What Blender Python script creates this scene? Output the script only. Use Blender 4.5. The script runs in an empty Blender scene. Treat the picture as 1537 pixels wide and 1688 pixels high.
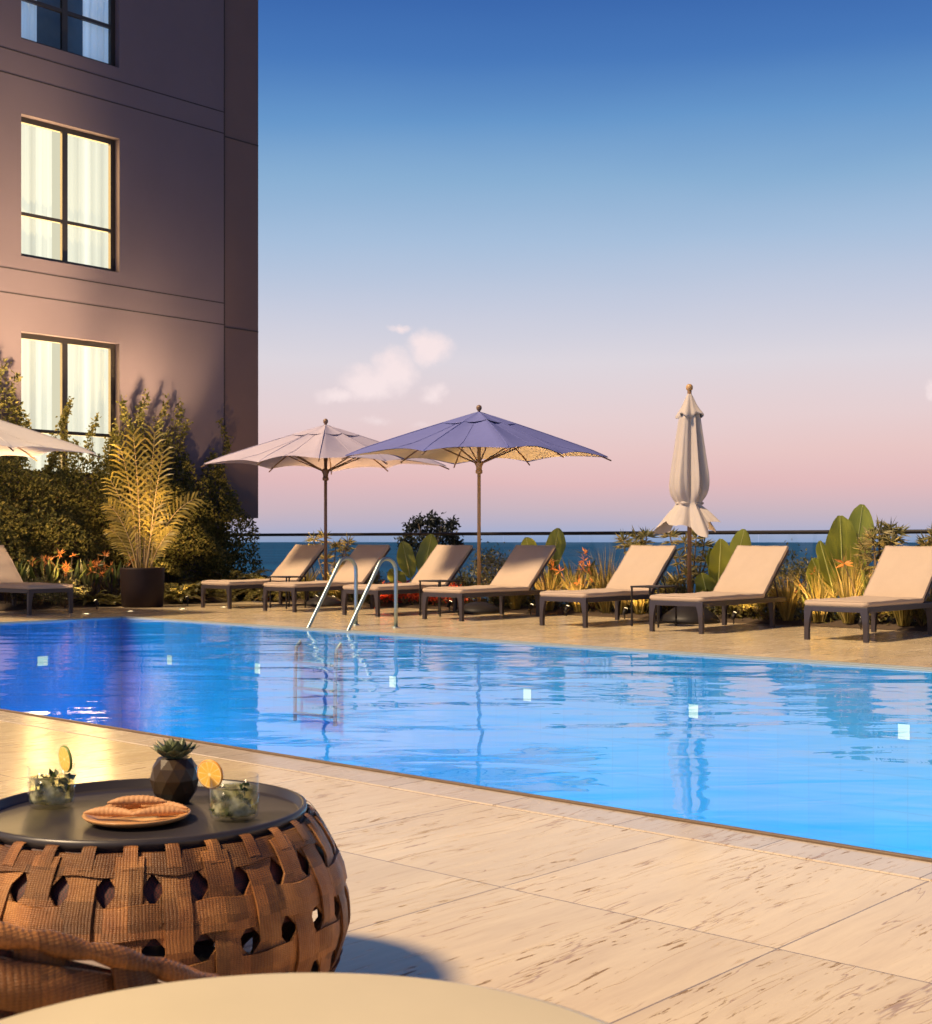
import bpy, bmesh, math, random
import numpy as np
from mathutils import Vector, Matrix
R = math.radians
PI = math.pi
rng = np.random.default_rng(7)
random.seed(7)
C = bpy.context.scene.collection

# ------------------------------------------------------------------ camera
SC = bpy.context.scene
HEAD = R(42.0)                      # heading of the view from +Y towards -X
EYE = 1.05
FPX, CX, HY, WPX = 2237.0, 768.5, 892.5, 1537.0
cam_d = bpy.data.cameras.new('camera')
cam = bpy.data.objects.new('camera', cam_d); C.objects.link(cam)
cam.location = (0, 0, EYE); cam.rotation_euler = (R(90), 0, HEAD)
cam_d.sensor_fit = 'HORIZONTAL'; cam_d.sensor_width = 36.0
cam_d.lens = FPX / WPX * 36.0
cam_d.shift_y = (HY - 844.0) / WPX
cam_d.clip_start = 0.05; cam_d.clip_end = 60000
cam_d.dof.use_dof = True; cam_d.dof.focus_distance = 7.0; cam_d.dof.aperture_fstop = 14.0
SC.camera = cam
FW = Vector((-math.sin(HEAD), math.cos(HEAD), 0)); RT = Vector((math.cos(HEAD), math.sin(HEAD), 0))

# ------------------------------------------------------------------ world
SUN_EL = R(50); SUN_DIR = Vector((.36, .93, 0)).normalized()       # travel direction on plan
SUN_STR, SUN_COL = 4.2, (1.0, .74, .45)
SKY_GAIN = .60
wd = bpy.data.worlds.new('World'); SC.world = wd; wd.use_nodes = True
wt = wd.node_tree; wt.nodes.clear()
def s2l(c):
    return tuple((x/255/12.92 if x/255 <= .04045 else ((x/255+.055)/1.055)**2.4) for x in c)
class NT:
    """small helper for node graphs"""
    def __init__(s, t): s.t = t
    def n(s, typ, **kw):
        k = s.t.nodes.new(typ)
        for a, b in kw.items(): setattr(k, a, b)
        return k
    def l(s, a, b): s.t.links.new(a, b)
    def m(s, op, a, b=None, c=None, clamp=False):
        k = s.n('ShaderNodeMath', operation=op, use_clamp=clamp)
        for i, v in enumerate((a, b, c)):
            if v is None: continue
            if isinstance(v, (int, float)): k.inputs[i].default_value = v
            else: s.l(v, k.inputs[i])
        return k.outputs[0]
    def vm(s, op, a, b=None, out=0):
        k = s.n('ShaderNodeVectorMath', operation=op)
        for i, v in enumerate((a, b)):
            if v is None: continue
            if isinstance(v, (tuple, list, Vector)): k.inputs[i].default_value = tuple(v)
            else: s.l(v, k.inputs[i])
        return k.outputs[out]
    def mix(s, f, a, b, blend='MIX'):
        k = s.n('ShaderNodeMix', data_type='RGBA', blend_type=blend)
        for i, v in ((0, f), (6, a), (7, b)):
            if isinstance(v, (int, float)): k.inputs[i].default_value = v
            elif isinstance(v, tuple): k.inputs[i].default_value = (*v[:3], 1)
            else: s.l(v, k.inputs[i])
        return k.outputs[2]
    def ramp(s, f, stops, interp='LINEAR'):
        k = s.n('ShaderNodeValToRGB'); cr = k.color_ramp; cr.interpolation = interp
        while len(cr.elements) < len(stops): cr.elements.new(.5)
        for e, (p, c) in zip(cr.elements, stops):
            e.position = p; e.color = (*c, 1) if len(c) == 3 else c
        s.l(f, k.inputs[0]); return k.outputs[0]
    def noise(s, vec, scale, detail=2, rough=.5, dist=0, out=0):
        k = s.n('ShaderNodeTexNoise')
        if vec is not None: s.l(vec, k.inputs['Vector'])
        k.inputs['Scale'].default_value = scale; k.inputs['Detail'].default_value = detail
        k.inputs['Roughness'].default_value = rough; k.inputs['Distortion'].default_value = dist
        return k.outputs[out]
    def sstep(s, x, a, b):
        k = s.n('ShaderNodeMapRange', interpolation_type='SMOOTHSTEP')
        s.l(x, k.inputs[0]); k.inputs[1].default_value = a; k.inputs[2].default_value = b
        return k.outputs[0]
w = NT(wt)
tc = w.n('ShaderNodeTexCoord'); D = tc.outputs['Generated']
sep = w.n('ShaderNodeSeparateXYZ'); w.l(D, sep.inputs[0])
hz = w.noise(w.vm('MULTIPLY', D, (2.0, 2.0, 9.0)), 1.6, 3, .5)
elev = w.m('ADD', sep.outputs[2], w.m('MULTIPLY', w.m('SUBTRACT', hz, .5), .02))
stops = [(0.0, (146,164,203)), (.005, (165,174,205)), (.022, (200,181,192)), (.044, (226,186,188)), (.066, (231,197,196)),
         (.09, (229,206,208)), (.13, (220,213,221)), (.173, (196,202,221)), (.215, (166,190,219)), (.256, (136,174,211)),
         (.296, (101,150,202)), (.334, (71,120,186)), (.37, (57,103,173)), (.55, (32,58,128)), (1.0, (24,36,92))]
sky = w.ramp(elev, [(p, s2l(c)) for p, c in stops])
# cumulus fixed to a world direction
def dirpx(px, py):
    return (FW + RT*((px-CX)/FPX) + Vector((0,0,1))*((HY-py)/FPX))
fdot = w.vm('DOT_PRODUCT', D, FW, out=1); rdot = w.vm('DOT_PRODUCT', D, RT, out=1)
fpos = w.m('MAXIMUM', fdot, .05)
pa = w.m('DIVIDE', rdot, fpos); pb = w.m('DIVIDE', sep.outputs[2], fpos)
comb = w.n('ShaderNodeCombineXYZ'); w.l(pa, comb.inputs[0]); w.l(pb, comb.inputs[1]); P2 = comb.outputs[0]
nz = w.noise(P2, 60, 7, .62); nz2 = w.noise(P2, 42, 7, .66, .3)
P2 = w.vm('ADD', P2, w.vm('MULTIPLY', w.vm('SUBTRACT', w.noise(P2, 38, 6, .62, out=1), (.5,.5,.5)), (.020,.018,0)))
mask = None
for (px, py, rx, ry, g) in ((612,632,62,34,1), (650,612,44,44,1), (708,574,44,34,1), (556,650,44,16,.75), (716,648,30,20,.8), (660,541,22,9,.7), (618,692,40,10,.45), (700,700,30,8,.3), (1545,640,26,22,.8)):
    q = w.vm('MULTIPLY', w.vm('SUBTRACT', P2, ((px-CX)/FPX, (HY-py)/FPX, 0)), (FPX/rx/1.16, FPX/ry/1.16, 0))
    d = w.m('MULTIPLY', w.m('SUBTRACT', 1.0, w.vm('LENGTH', q, out=1), clamp=True), g)
    mask = d if mask is None else w.m('MAXIMUM', mask, d)
cl = w.m('ADD', mask, w.m('MULTIPLY', w.m('SUBTRACT', nz2, .5), .75))
cl = w.m('MULTIPLY', w.sstep(cl, -.02, .80), w.sstep(mask, 0, .35))
cl = w.m('MULTIPLY', cl, w.m('ADD', .45, w.m('MULTIPLY', nz, .75)), clamp=True)
cl = w.m('MULTIPLY', cl, 1.25, clamp=True)
sky = w.mix(cl, sky, s2l((246,228,229)))
nish = w.n('ShaderNodeTexSky'); nish.sky_type = 'NISHITA'; nish.sun_disc = False
nish.sun_elevation = R(3); nish.sun_rotation = math.atan2(-SUN_DIR.x, -SUN_DIR.y)
sky = w.mix(.004, sky, nish.outputs[0], 'ADD')
bg = w.n('ShaderNodeBackground'); bg.inputs[1].default_value = SKY_GAIN; w.l(sky, bg.inputs[0])
wo = w.n('ShaderNodeOutputWorld'); w.l(bg.outputs[0], wo.inputs[0])

sl = bpy.data.lights.new('sun', 'SUN'); so = bpy.data.objects.new('sun', sl); C.objects.link(so)
sl.energy = SUN_STR; sl.angle = R(8.0); sl.color = SUN_COL
sd = Vector((SUN_DIR.x*math.cos(SUN_EL), SUN_DIR.y*math.cos(SUN_EL), -math.sin(SUN_EL)))
so.rotation_euler = sd.to_track_quat('-Z', 'Y').to_euler(); so.location = (-6, -6, 12)

SC.view_settings.view_transform = 'Standard'; SC.view_settings.look = 'None'
SC.view_settings.exposure = 0.74; SC.view_settings.gamma = 1.0
SC.render.engine = 'CYCLES'
SC.cycles.use_denoising = True
SC.cycles.max_bounces = 10; SC.cycles.transparent_max_bounces = 24
SC.cycles.sample_clamp_indirect = 6.0; SC.cycles.sample_clamp_direct = 12.0; SC.cycles.caustics_reflective = False; SC.cycles.caustics_refractive = False

# ------------------------------------------------------------------ helpers
def at(px, py, z=0.0):
    Y = FPX * (EYE - z) / (py - HY); X = (px - CX) / FPX * Y
    p = RT*X + FW*Y; return Vector((p.x, p.y, z))
def cw(X, Y, z=0.0):
    p = RT*X + FW*Y; return Vector((p.x, p.y, z))
def onv(px, v):
    t = (px - CX)/FPX; k = RT*t + FW; s = v / k.y; return Vector((k.x*s, v, 0)), s
def onu(px, u):
    t = (px - CX)/FPX; k = RT*t + FW; s = u / k.x; return Vector((u, k.y*s, 0)), s
def zat(py, Y): return EYE + (HY - py)*Y/FPX

def tag(o, label=None, cat=None, group=None, kind=None):
    if label: o['label'] = label
    if cat: o['category'] = cat
    if group: o['group'] = group
    if kind: o['kind'] = kind
    return o
def thing(name, label, cat, loc=(0,0,0), rz=0, group=None):
    o = bpy.data.objects.new(name, None); C.objects.link(o)
    o.location = loc; o.rotation_euler = (0, 0, rz); o.empty_display_size = .2
    return tag(o, label, cat, group)
def copy_tree(o, parent=None):
    c = o.copy(); C.objects.link(c); c.parent = parent
    for ch in list(o.children): copy_tree(ch, c)
    return c

class MB:
    def __init__(s): s.v = []; s.f = []; s.n = 0; s.sm = []
    def add(s, verts, faces, smooth=False):
        verts = np.asarray(verts, float).reshape(-1, 3)
        s.v.append(verts); b = s.n
        for f in faces: s.f.append([i+b for i in f]); s.sm.append(smooth)
        s.n += len(verts); return s
    def box(s, c, size, rz=0, M=None):
        x, y, z = size[0]/2, size[1]/2, size[2]/2
        v = np.array([(-x,-y,-z),(x,-y,-z),(x,y,-z),(-x,y,-z),(-x,-y,z),(x,-y,z),(x,y,z),(-x,y,z)])
        if rz:
            cs, sn = math.cos(rz), math.sin(rz); v = v @ np.array([[cs,sn,0],[-sn,cs,0],[0,0,1]])
        if M is not None: v = v @ np.array(M.to_3x3()).T
        v = v + np.array(c)
        return s.add(v, [(3,2,1,0),(4,5,6,7),(0,1,5,4),(1,2,6,5),(2,3,7,6),(3,0,4,7)])
    def tube(s, pts, r, seg=10, cap=True, smooth=True):
        pts = [Vector(p) for p in pts]; n = len(pts)
        rs = [r]*n if isinstance(r, (int, float)) else list(r)
        vs = []; prev = None
        for i, p in enumerate(pts):
            t = (pts[min(i+1, n-1)] - pts[max(i-1, 0)])
            t = t.normalized() if t.length > 1e-9 else Vector((0,0,1))
            if prev is None:
                a = Vector((1,0,0)) if abs(t.x) < .8 else Vector((0,1,0)); prev = (a - t*a.dot(t)).normalized()
            else: prev = (prev - t*prev.dot(t)).normalized()
            b = t.cross(prev)
            for k in range(seg):
                an = 2*PI*k/seg; vs.append(p + (prev*math.cos(an) + b*math.sin(an))*rs[i])
        fs = []
        for i in range(n-1):
            for k in range(seg):
                k2 = (k+1) % seg; fs.append((i*seg+k, i*seg+k2, (i+1)*seg+k2, (i+1)*seg+k))
        s.add([tuple(v) for v in vs], fs, smooth)
        if cap:
            b = s.n - n*seg
            s.f.append([b+k for k in reversed(range(seg))]); s.sm.append(False)
            s.f.append([b+(n-1)*seg+k for k in range(seg)]); s.sm.append(False)
        return s
    def lathe(s, prof, seg=32, c=(0,0,0), smooth=True, mod=None, cap=False):
        vs = []
        for j, (r, z) in enumerate(prof):
            for k in range(seg):
                a = 2*PI*k/seg; rr, zz = (r, z) if mod is None else mod(r, z, a, j)
                vs.append((c[0]+rr*math.cos(a), c[1]+rr*math.sin(a), c[2]+zz))
        fs = []
        for j in range(len(prof)-1):
            for k in range(seg):
                k2 = (k+1) % seg; fs.append((j*seg+k, j*seg+k2, (j+1)*seg+k2, (j+1)*seg+k))
        s.add(vs, fs, smooth)
        if cap:
            b = s.n - len(prof)*seg
            s.f.append([b+k for k in reversed(range(seg))]); s.sm.append(False)
            s.f.append([b+(len(prof)-1)*seg+k for k in range(seg)]); s.sm.append(False)
        return s
    def grid(s, P, smooth=True, closed=False):
        """P[i][j] = point"""
        n, m = len(P), len(P[0]); fs = []
        for i in range(n-1):
            for j in range(m - (0 if closed else 1)):
                j2 = (j+1) % m; fs.append((i*m+j, i*m+j2, (i+1)*m+j2, (i+1)*m+j))
        return s.add([tuple(p) for row in P for p in row], fs, smooth)
    def slab(s, outline, z0, z1, smooth=False):
        n = len(outline)
        v = [(x,y,z0) for x,y in outline] + [(x,y,z1) for x,y in outline]
        f = [list(reversed(range(n))), list(range(n, 2*n))] + [(i,(i+1)%n,n+(i+1)%n,n+i) for i in range(n)]
        return s.add(v, f, smooth)
    def leaves(s, pos, d, L, W, nrm=None, fold=.25):
        """many leaf blades at once: pos (n,3), d unit dirs (n,3), L,W (n)"""
        n = len(pos); L = np.broadcast_to(L, n)[:,None]; W = np.broadcast_to(W, n)[:,None]
        up = rng.normal(size=(n,3)) if nrm is None else nrm
        sd = np.cross(d, up); sd /= np.linalg.norm(sd, axis=1)[:,None] + 1e-9
        nn = np.cross(sd, d)
        mid = pos + d*L*.45
        v = np.stack([pos, mid + sd*W*.5 + nn*W*fold, pos + d*L, mid - sd*W*.5 + nn*W*fold], 1).reshape(-1, 3)
        b = s.n; s.v.append(v); s.n += 4*n
        i = b + 4*np.arange(n)
        s.f.extend(np.stack([i, i+1, i+2], 1).tolist()); s.f.extend(np.stack([i, i+2, i+3], 1).tolist())
        s.sm.extend([False]*(2*n)); return s
    def build(s, name, mat, parent=None, bevel=0, bseg=2, sub=0, loc=None, solid=0):
        me = bpy.data.meshes.new(name)
        V = np.concatenate(s.v) if s.v else np.zeros((0,3))
        me.from_pydata(V.tolist(), [], s.f)
        me.polygons.foreach_set('use_smooth', s.sm)
        if mat is not None: me.materials.append(mat)
        me.update()
        o = bpy.data.objects.new(name, me); C.objects.link(o)
        if parent is not None: o.parent = parent
        if loc is not None: o.location = loc
        if solid:
            m = o.modifiers.new('solid', 'SOLIDIFY'); m.thickness = solid; m.offset = 0
        if bevel:
            m = o.modifiers.new('bevel', 'BEVEL'); m.width = bevel; m.segments = bseg; m.limit_method = 'ANGLE'; m.angle_limit = R(35)
        if sub:
            m = o.modifiers.new('sub', 'SUBSURF'); m.levels = sub; m.render_levels = sub
        return o

# ------------------------------------------------------------------ materials
def mat(name):
    m = bpy.data.materials.new(name); m.use_nodes = True; m.node_tree.nodes.clear()
    g = NT(m.node_tree); out = g.n('ShaderNodeOutputMaterial'); g.out = out.inputs[0]; g.disp = out.inputs[2]
    return m, g
def principled(g, col, rough=.6, metal=0, spec=.5, normal=None, **kw):
    p = g.n('ShaderNodeBsdfPrincipled')
    def put(sock, v):
        if isinstance(v, (int, float)): p.inputs[sock].default_value = v
        elif isinstance(v, tuple): p.inputs[sock].default_value = (*v[:3], 1)
        else: g.l(v, p.inputs[sock])
    put('Base Color', col); put('Roughness', rough); put('Metallic', metal); put('Specular IOR Level', spec)
    if normal is not None: g.l(normal, p.inputs['Normal'])
    for k, v in kw.items(): put(k, v)
    return p.outputs[0]
def bump(g, h, strength=.3, dist=.01):
    b = g.n('ShaderNodeBump'); b.inputs['Strength'].default_value = strength; b.inputs['Distance'].default_value = dist
    g.l(h, b.inputs['Height']); return b.outputs[0]
def objco(g): return g.n('ShaderNodeTexCoord').outputs['Object']
def worldco(g): return g.n('ShaderNodeNewGeometry').outputs['Position']

def simple(name, col, rough=.6, metal=0, var=.12, scale=8, bmp=0, bscale=60, spec=.5):
    m, g = mat(name); co = objco(g)
    n = g.noise(co, scale, 4, .55)
    k = g.m('ADD', 1-var, g.m('MULTIPLY', n, 2*var))
    c = g.mix(1.0, col, k, 'MULTIPLY')
    nor = bump(g, g.noise(co, bscale, 3), bmp, .004) if bmp else None
    g.l(principled(g, c, rough, metal, spec, nor), g.out); return m

def fabric(name, col, var=.07, trans=0.0):
    m, g = mat(name); co = objco(g)
    n = g.noise(co, 5, 5, .6); wv = g.noise(co, 260, 2)
    k = g.m('ADD', 1-var, g.m('MULTIPLY', n, 2*var)); k = g.m('MULTIPLY', k, g.m('ADD', .92, g.m('MULTIPLY', wv, .16)))
    c = g.mix(1.0, col, k, 'MULTIPLY')
    h = g.m('ADD', g.m('MULTIPLY', g.noise(co, 6, 3, .5), 1.6), g.m('MULTIPLY', wv, .012))
    p = principled(g, c, .85, 0, .2, bump(g, h, .35, .012))
    if trans:
        t = g.n('ShaderNodeBsdfTranslucent'); g.l(c, t.inputs[0])
        mx = g.n('ShaderNodeMixShader'); mx.inputs[0].default_value = trans; g.l(p, mx.inputs[1]); g.l(t.outputs[0], mx.inputs[2]); p = mx.outputs[0]
    g.l(p, g.out); return m

def leafmat(name, c1, c2, c3=None, trans=.3, rough=.45):
    m, g = mat(name)
    geo = g.n('ShaderNodeNewGeometry'); r = geo.outputs['Random Per Island']
    st = [(0, c1), (.6, c2), (1, c3 or c2)]
    c = g.ramp(r, st)
    c = g.mix(1.0, c, g.m('ADD', .7, g.m('MULTIPLY', g.noise(objco(g), 1.8, 3), .6)), 'MULTIPLY')
    p = principled(g, c, rough, 0, .4)
    t = g.n('ShaderNodeBsdfTranslucent'); g.l(c, t.inputs[0])
    mx = g.n('ShaderNodeMixShader'); mx.inputs[0].default_value = trans; g.l(p, mx.inputs[1]); g.l(t.outputs[0], mx.inputs[2])
    g.l(mx.outputs[0], g.out); return m

M = {}
# travertine deck ------------------------------------------------------
TILE, TU, TV = .935, -2.678, 3.135
def travertine(name, u0, v0, tu, tv, jw, base, dark):
    m, g = mat(name); P = worldco(g)
    s = g.n('ShaderNodeSeparateXYZ'); g.l(P, s.inputs[0])
    a = g.m('DIVIDE', g.m('SUBTRACT', s.outputs[0], u0), tu); b = g.m('DIVIDE', g.m('SUBTRACT', s.outputs[1], v0), tv)
    fa, fb = g.m('FRACT', a), g.m('FRACT', b)
    ea = g.m('MULTIPLY', g.m('MINIMUM', fa, g.m('SUBTRACT', 1, fa)), tu); eb = g.m('MULTIPLY', g.m('MINIMUM', fb, g.m('SUBTRACT', 1, fb)), tv)
    joint = g.m('LESS_THAN', g.m('MINIMUM', ea, eb), jw)
    ci = g.n('ShaderNodeCombineXYZ'); g.l(g.m('FLOOR', a), ci.inputs[0]); g.l(g.m('FLOOR', b), ci.inputs[1])
    wn = g.n('ShaderNodeTexWhiteNoise'); g.l(ci.outputs[0], wn.inputs[0])
    off = g.vm('MULTIPLY', wn.outputs[1], (30, 30, 30))
    # veins run with v, drifting a little
    drift = g.vm('MULTIPLY', g.noise(P, .9, 2, out=1), (.16, 0, 0))
    Q = g.vm('ADD', g.vm('ADD', P, drift), off)
    band = g.noise(g.vm('MULTIPLY', Q, (4.5, .8, 1)), 1, 6, .62)
    fine = g.noise(g.vm('MULTIPLY', Q, (34, 3.0, 1)), 1, 6, .72)
    cl = g.noise(g.vm('MULTIPLY', Q, (2.4, .9, 1)), 1, 3, .5)
    pit = g.noise(g.vm('MULTIPLY', Q, (58, 7.0, 1)), 1, 5, .62)
    pit2 = g.noise(g.vm('MULTIPLY', Q, (95, 2.6, 1)), 1, 4, .6)
    pits = g.m('MAXIMUM', g.m('MULTIPLY', g.sstep(pit, .605, .64), g.sstep(cl, .43, .58)), g.m('MULTIPLY', g.m('MULTIPLY', g.sstep(pit2, .60, .66), .55), g.sstep(band, .42, .60)))
    seam = g.noise(g.vm('MULTIPLY', Q, (9, .8, 1)), 1, 4, .55)
    seams = g.m('SUBTRACT', 1, g.sstep(g.m('ABSOLUTE', g.m('SUBTRACT', seam, .5)), 0, .009))
    seams = g.m('MULTIPLY', seams, g.sstep(g.noise(g.vm('MULTIPLY', Q, (14, 3.4, 1)), 1, 3), .42, .56))
    tone = g.m('ADD', g.m('MULTIPLY', band, .65), g.m('MULTIPLY', fine, .35))
    c = g.ramp(tone, [(.28, tuple(x*.5+y*.5 for x, y in zip(base, dark))), (.45, tuple((x*.82+y*.18) for x, y in zip(base, dark))), (.56, base), (.74, tuple(min(1, x*1.15) for x in base))])
    c = g.mix(1.0, c, g.m('ADD', .90, g.m('MULTIPLY', wn.outputs[0], .18)), 'MULTIPLY')
    c = g.mix(g.m('MULTIPLY', seams, .75), c, (.26, .15, .08))
    c = g.mix(g.m('MULTIPLY', pits, .85), c, (.15, .085, .045))
    c = g.mix(g.m('MULTIPLY', joint, .75), c, (.13, .09, .06))
    h = g.m('SUBTRACT', g.m('MULTIPLY', fine, .12), g.m('ADD', g.m('ADD', pits, g.m('MULTIPLY', seams, .5)), joint))
    ro = g.m('ADD', .07, g.m('ADD', g.m('MULTIPLY', fine, .18), g.m('MULTIPLY', pits, .5)))
    g.l(principled(g, c, ro, 0, .5, bump(g, h, .35, .0025)), g.out); return m
M['deck'] = travertine('travertine', TU, TV, TILE, TILE, .003, (.66,.53,.335), (.40,.27,.14))
M['coping'] = travertine('travertine_coping', -2.36, 4.0, .585, 50, .003, (.52,.44,.35), (.40,.31,.23))
M['lip'] = simple('brown_stone_lip', (.15,.10,.06), .5, var=.25, scale=20, bmp=.3)
M['gutter'] = simple('pale_blue_gutter', (.26,.30,.31), .3, var=.08)
M['gutter_dark'] = simple('gutter_slot', (.07,.10,.11), .4)
M['soil'] = simple('bed_soil', (.06,.038,.022), .95, var=.4, scale=14, bmp=.8, bscale=40)
M['concrete'] = simple('concrete', (.30,.28,.26), .85, var=.15, scale=3, bmp=.2)
M['hill'] = simple('hillside_scrub', (.05,.06,.03), .95, var=.4, scale=.2)
# sea
m, g = mat('sea_water'); P = worldco(g)
h = g.m('ADD', g.noise(g.vm('MULTIPLY', P, (.02,.05,1)), 1, 5, .6), g.m('MULTIPLY', g.noise(P, .35, 4), .3))
streak = g.noise(g.vm('MULTIPLY', P, (.0016,.006,1)), 1, 4, .6)
c = g.mix(g.sstep(streak, .35, .7), (.0015,.036,.115), (.004,.065,.175))
g.l(principled(g, c, .7, 0, .10, bump(g, h, .8, 1.2)), g.out); M['sea'] = m
# pool tile
m, g = mat('pool_mosaic'); P = worldco(g)
br = g.n('ShaderNodeTexBrick'); br.offset = 0
br.inputs['Scale'].default_value = 1; br.inputs['Brick Width'].default_value = .30; br.inputs['Row Height'].default_value = .30; br.inputs['Mortar Size'].default_value = .006
s = g.n('ShaderNodeSeparateXYZ'); g.l(P, s.inputs[0]); cb = g.n('ShaderNodeCombineXYZ')
g.l(g.m('ADD', s.outputs[0], s.outputs[1]), cb.inputs[0]); g.l(s.outputs[2], cb.inputs[1]); g.l(cb.outputs[0], br.inputs['Vector'])
br.inputs['Color1'].default_value = (.03,.50,.78,1); br.inputs['Color2'].default_value = (.025,.45,.72,1); br.inputs['Mortar'].default_value = (.024,.42,.66,1)
c = g.mix(g.noise(P, .5, 3), br.outputs[0], (.02,.36,.78))
g.l(principled(g, c, .5, 0, .2), g.out); M['pool'] = m
# pool water
m, g = mat('pool_water'); P = worldco(g)
Pw = g.n('ShaderNodeVectorRotate'); Pw.rotation_type = 'Z_AXIS'; g.l(P, Pw.inputs['Vector']); Pw.inputs['Angle'].default_value = -HEAD
Q = Pw.outputs[0]
big = g.noise(g.vm('MULTIPLY', Q, (.55, 1.1, 1)), 1, 2, .45, .3)
mid = g.noise(g.vm('MULTIPLY', Q, (1.6, 3.6, 1)), 1, 2, .5, .6)
sm = g.noise(g.vm('MULTIPLY', Q, (5, 9, 1)), 1, 2, .5)
sq = g.n('ShaderNodeSeparateXYZ'); g.l(Q, sq.inputs[0])
left = g.m('ADD', g.sstep(g.m('MULTIPLY', g.m('ADD', sq.outputs[0], 0), -1), -1.0, 3.4), g.sstep(sq.outputs[1], 11, 18))
h = g.m('ADD', g.m('MULTIPLY', big, 2.1), g.m('MULTIPLY', mid, .34))
h = g.m('ADD', h, g.m('MULTIPLY', g.m('MULTIPLY', sm, .12), left))
nb = bump(g, h, 1.0, .0105)
fr = g.n('ShaderNodeFresnel'); fr.inputs[0].default_value = 1.40; g.l(nb, fr.inputs[1])
gl = g.n('ShaderNodeBsdfGlossy'); gl.inputs['Roughness'].default_value = .012; g.l(nb, gl.inputs['Normal'])
tr = g.n('ShaderNodeBsdfTransparent'); tr.inputs[0].default_value = (.78,.93,1,1)
mx = g.n('ShaderNodeMixShader'); g.l(g.m('MULTIPLY', fr.outputs[0], 1.0, clamp=True), mx.inputs[0]); g.l(tr.outputs[0], mx.inputs[1]); g.l(gl.outputs[0], mx.inputs[2])
g.l(mx.outputs[0], g.out); M['water'] = m
def emit(name, col, st):
    m, g = mat(name); e = g.n('ShaderNodeEmission'); e.inputs[0].default_value = (*col, 1); e.inputs[1].default_value = st
    g.l(e.outputs[0], g.out); return m
M['pool_lamp'] = emit('pool_lamp_lens', (.72,1,1), 1.0)
M['spot_lens'] = emit('garden_lamp_lens', (1,.75,.4), 6.0)
M['render_wall'] = simple('grey_render', (.122,.098,.124), .75, var=.10, scale=.9, bmp=.12, bscale=90, spec=.3)
M['dark_panel'] = simple('dark_grey_panel', (.12,.08,.08), .6, var=.06, scale=2, spec=.3)
M['groove'] = simple('panel_joint', (.03,.025,.03), .9)
M['red_wall'] = simple('red_brown_wall', (.22,.10,.08), .8)
M['frame'] = simple('black_window_frame', (.018,.015,.014), .4)
M['black_metal'] = simple('black_steel', (.014,.012,.013), .5, var=.2, spec=.25)
M['lounger_metal'] = simple('dark_taupe_aluminium', (.028,.022,.028), .42, var=.15)
M['pot'] = simple('dark_brown_pot', (.016,.009,.009), .6, var=.2, spec=.15)
M['steel'] = simple('stainless_steel', (.27,.34,.35), .42, metal=1, var=.05)
M['wood'] = simple('varnished_wood', (.42,.24,.09), .4, var=.25, scale=14)
M['wood_dark'] = simple('brown_wood', (.16,.085,.045), .45, var=.25, scale=14)
M['cushion'] = fabric('beige_cushion', (.41,.315,.24))
M['canvas'] = fabric('offwhite_canvas', (.40,.36,.47), trans=.15)
M['canvas_blue'] = fabric('blue_violet_canvas', (.12,.135,.35), trans=.05)  # shade on the centre canopy, put into its fabric colour
M['canvas_lining'] = simple('cream_lining', (.70,.60,.46), .9, var=.05, scale=4, spec=.1)  # warm light under the centre canopy, put into the colour of an extra layer
M['canvas_grey'] = fabric('stone_grey_canvas', (.44,.38,.34), trans=.05)
# balustrade glass
m, g = mat('balustrade_glass')
gl = g.n('ShaderNodeBsdfGlossy'); gl.inputs['Roughness'].default_value = .02
tr = g.n('ShaderNodeBsdfTransparent'); tr.inputs[0].default_value = (.93,.97,.97,1)
mx = g.n('ShaderNodeMixShader'); mx.inputs[0].default_value = .04; g.l(tr.outputs[0], mx.inputs[1]); g.l(gl.outputs[0], mx.inputs[2]); g.l(mx.outputs[0], g.out); M['rail_glass'] = m
m, g = mat('window_glass'); FRN = g.n('ShaderNodeFresnel'); FRN.inputs[0].default_value = 1.5; fr = g.m('MULTIPLY', FRN.outputs[0], g.m('SUBTRACT', 1, g.n('ShaderNodeNewGeometry').outputs['Backfacing']))
gl = g.n('ShaderNodeBsdfGlossy'); gl.inputs['Roughness'].default_value = .02
tr = g.n('ShaderNodeBsdfTransparent'); tr.inputs[0].default_value = (.95,.98,.97,1)
mx = g.n('ShaderNodeMixShader'); g.l(fr, mx.inputs[0]); g.l(tr.outputs[0], mx.inputs[1]); g.l(gl.outputs[0], mx.inputs[2]); g.l(mx.outputs[0], g.out); M['win_glass'] = m
def curtain(name, col, em, st):
    m, g = mat(name); co = objco(g)
    n = g.noise(g.vm('MULTIPLY', co, (1, 7, .03)), 1, 3)
    c = g.mix(1.0, col, g.m('ADD', .8, g.m('MULTIPLY', n, .4)), 'MULTIPLY')
    p = g.n('ShaderNodeBsdfPrincipled'); g.l(c, p.inputs['Base Color']); p.inputs['Roughness'].default_value = .9
    if st:
        ce = g.mix(1.0, em, g.m('ADD', .35, g.m('MULTIPLY', n, 1.25)), 'MULTIPLY')
        g.l(ce, p.inputs['Emission Color']); p.inputs['Emission Strength'].default_value = st
    g.l(p.outputs[0], g.out); return m
M['curtain_lit'] = curtain('lit_sheer_curtain', (.08,.075,.06), (1.0,.93,.74), .60)
M['curtain_dim'] = curtain('blue_lit_sheer_curtain', (.8,.83,.88), (.35,.55,.9), .22)  # top window is unlit; the glow stands in for blue skylight on the curtain
M['room_lit'] = emit('lit_room', (.95,.85,.62), .5)
M['room_dim'] = simple('dim_room', (.10,.13,.18), .9)
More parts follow.
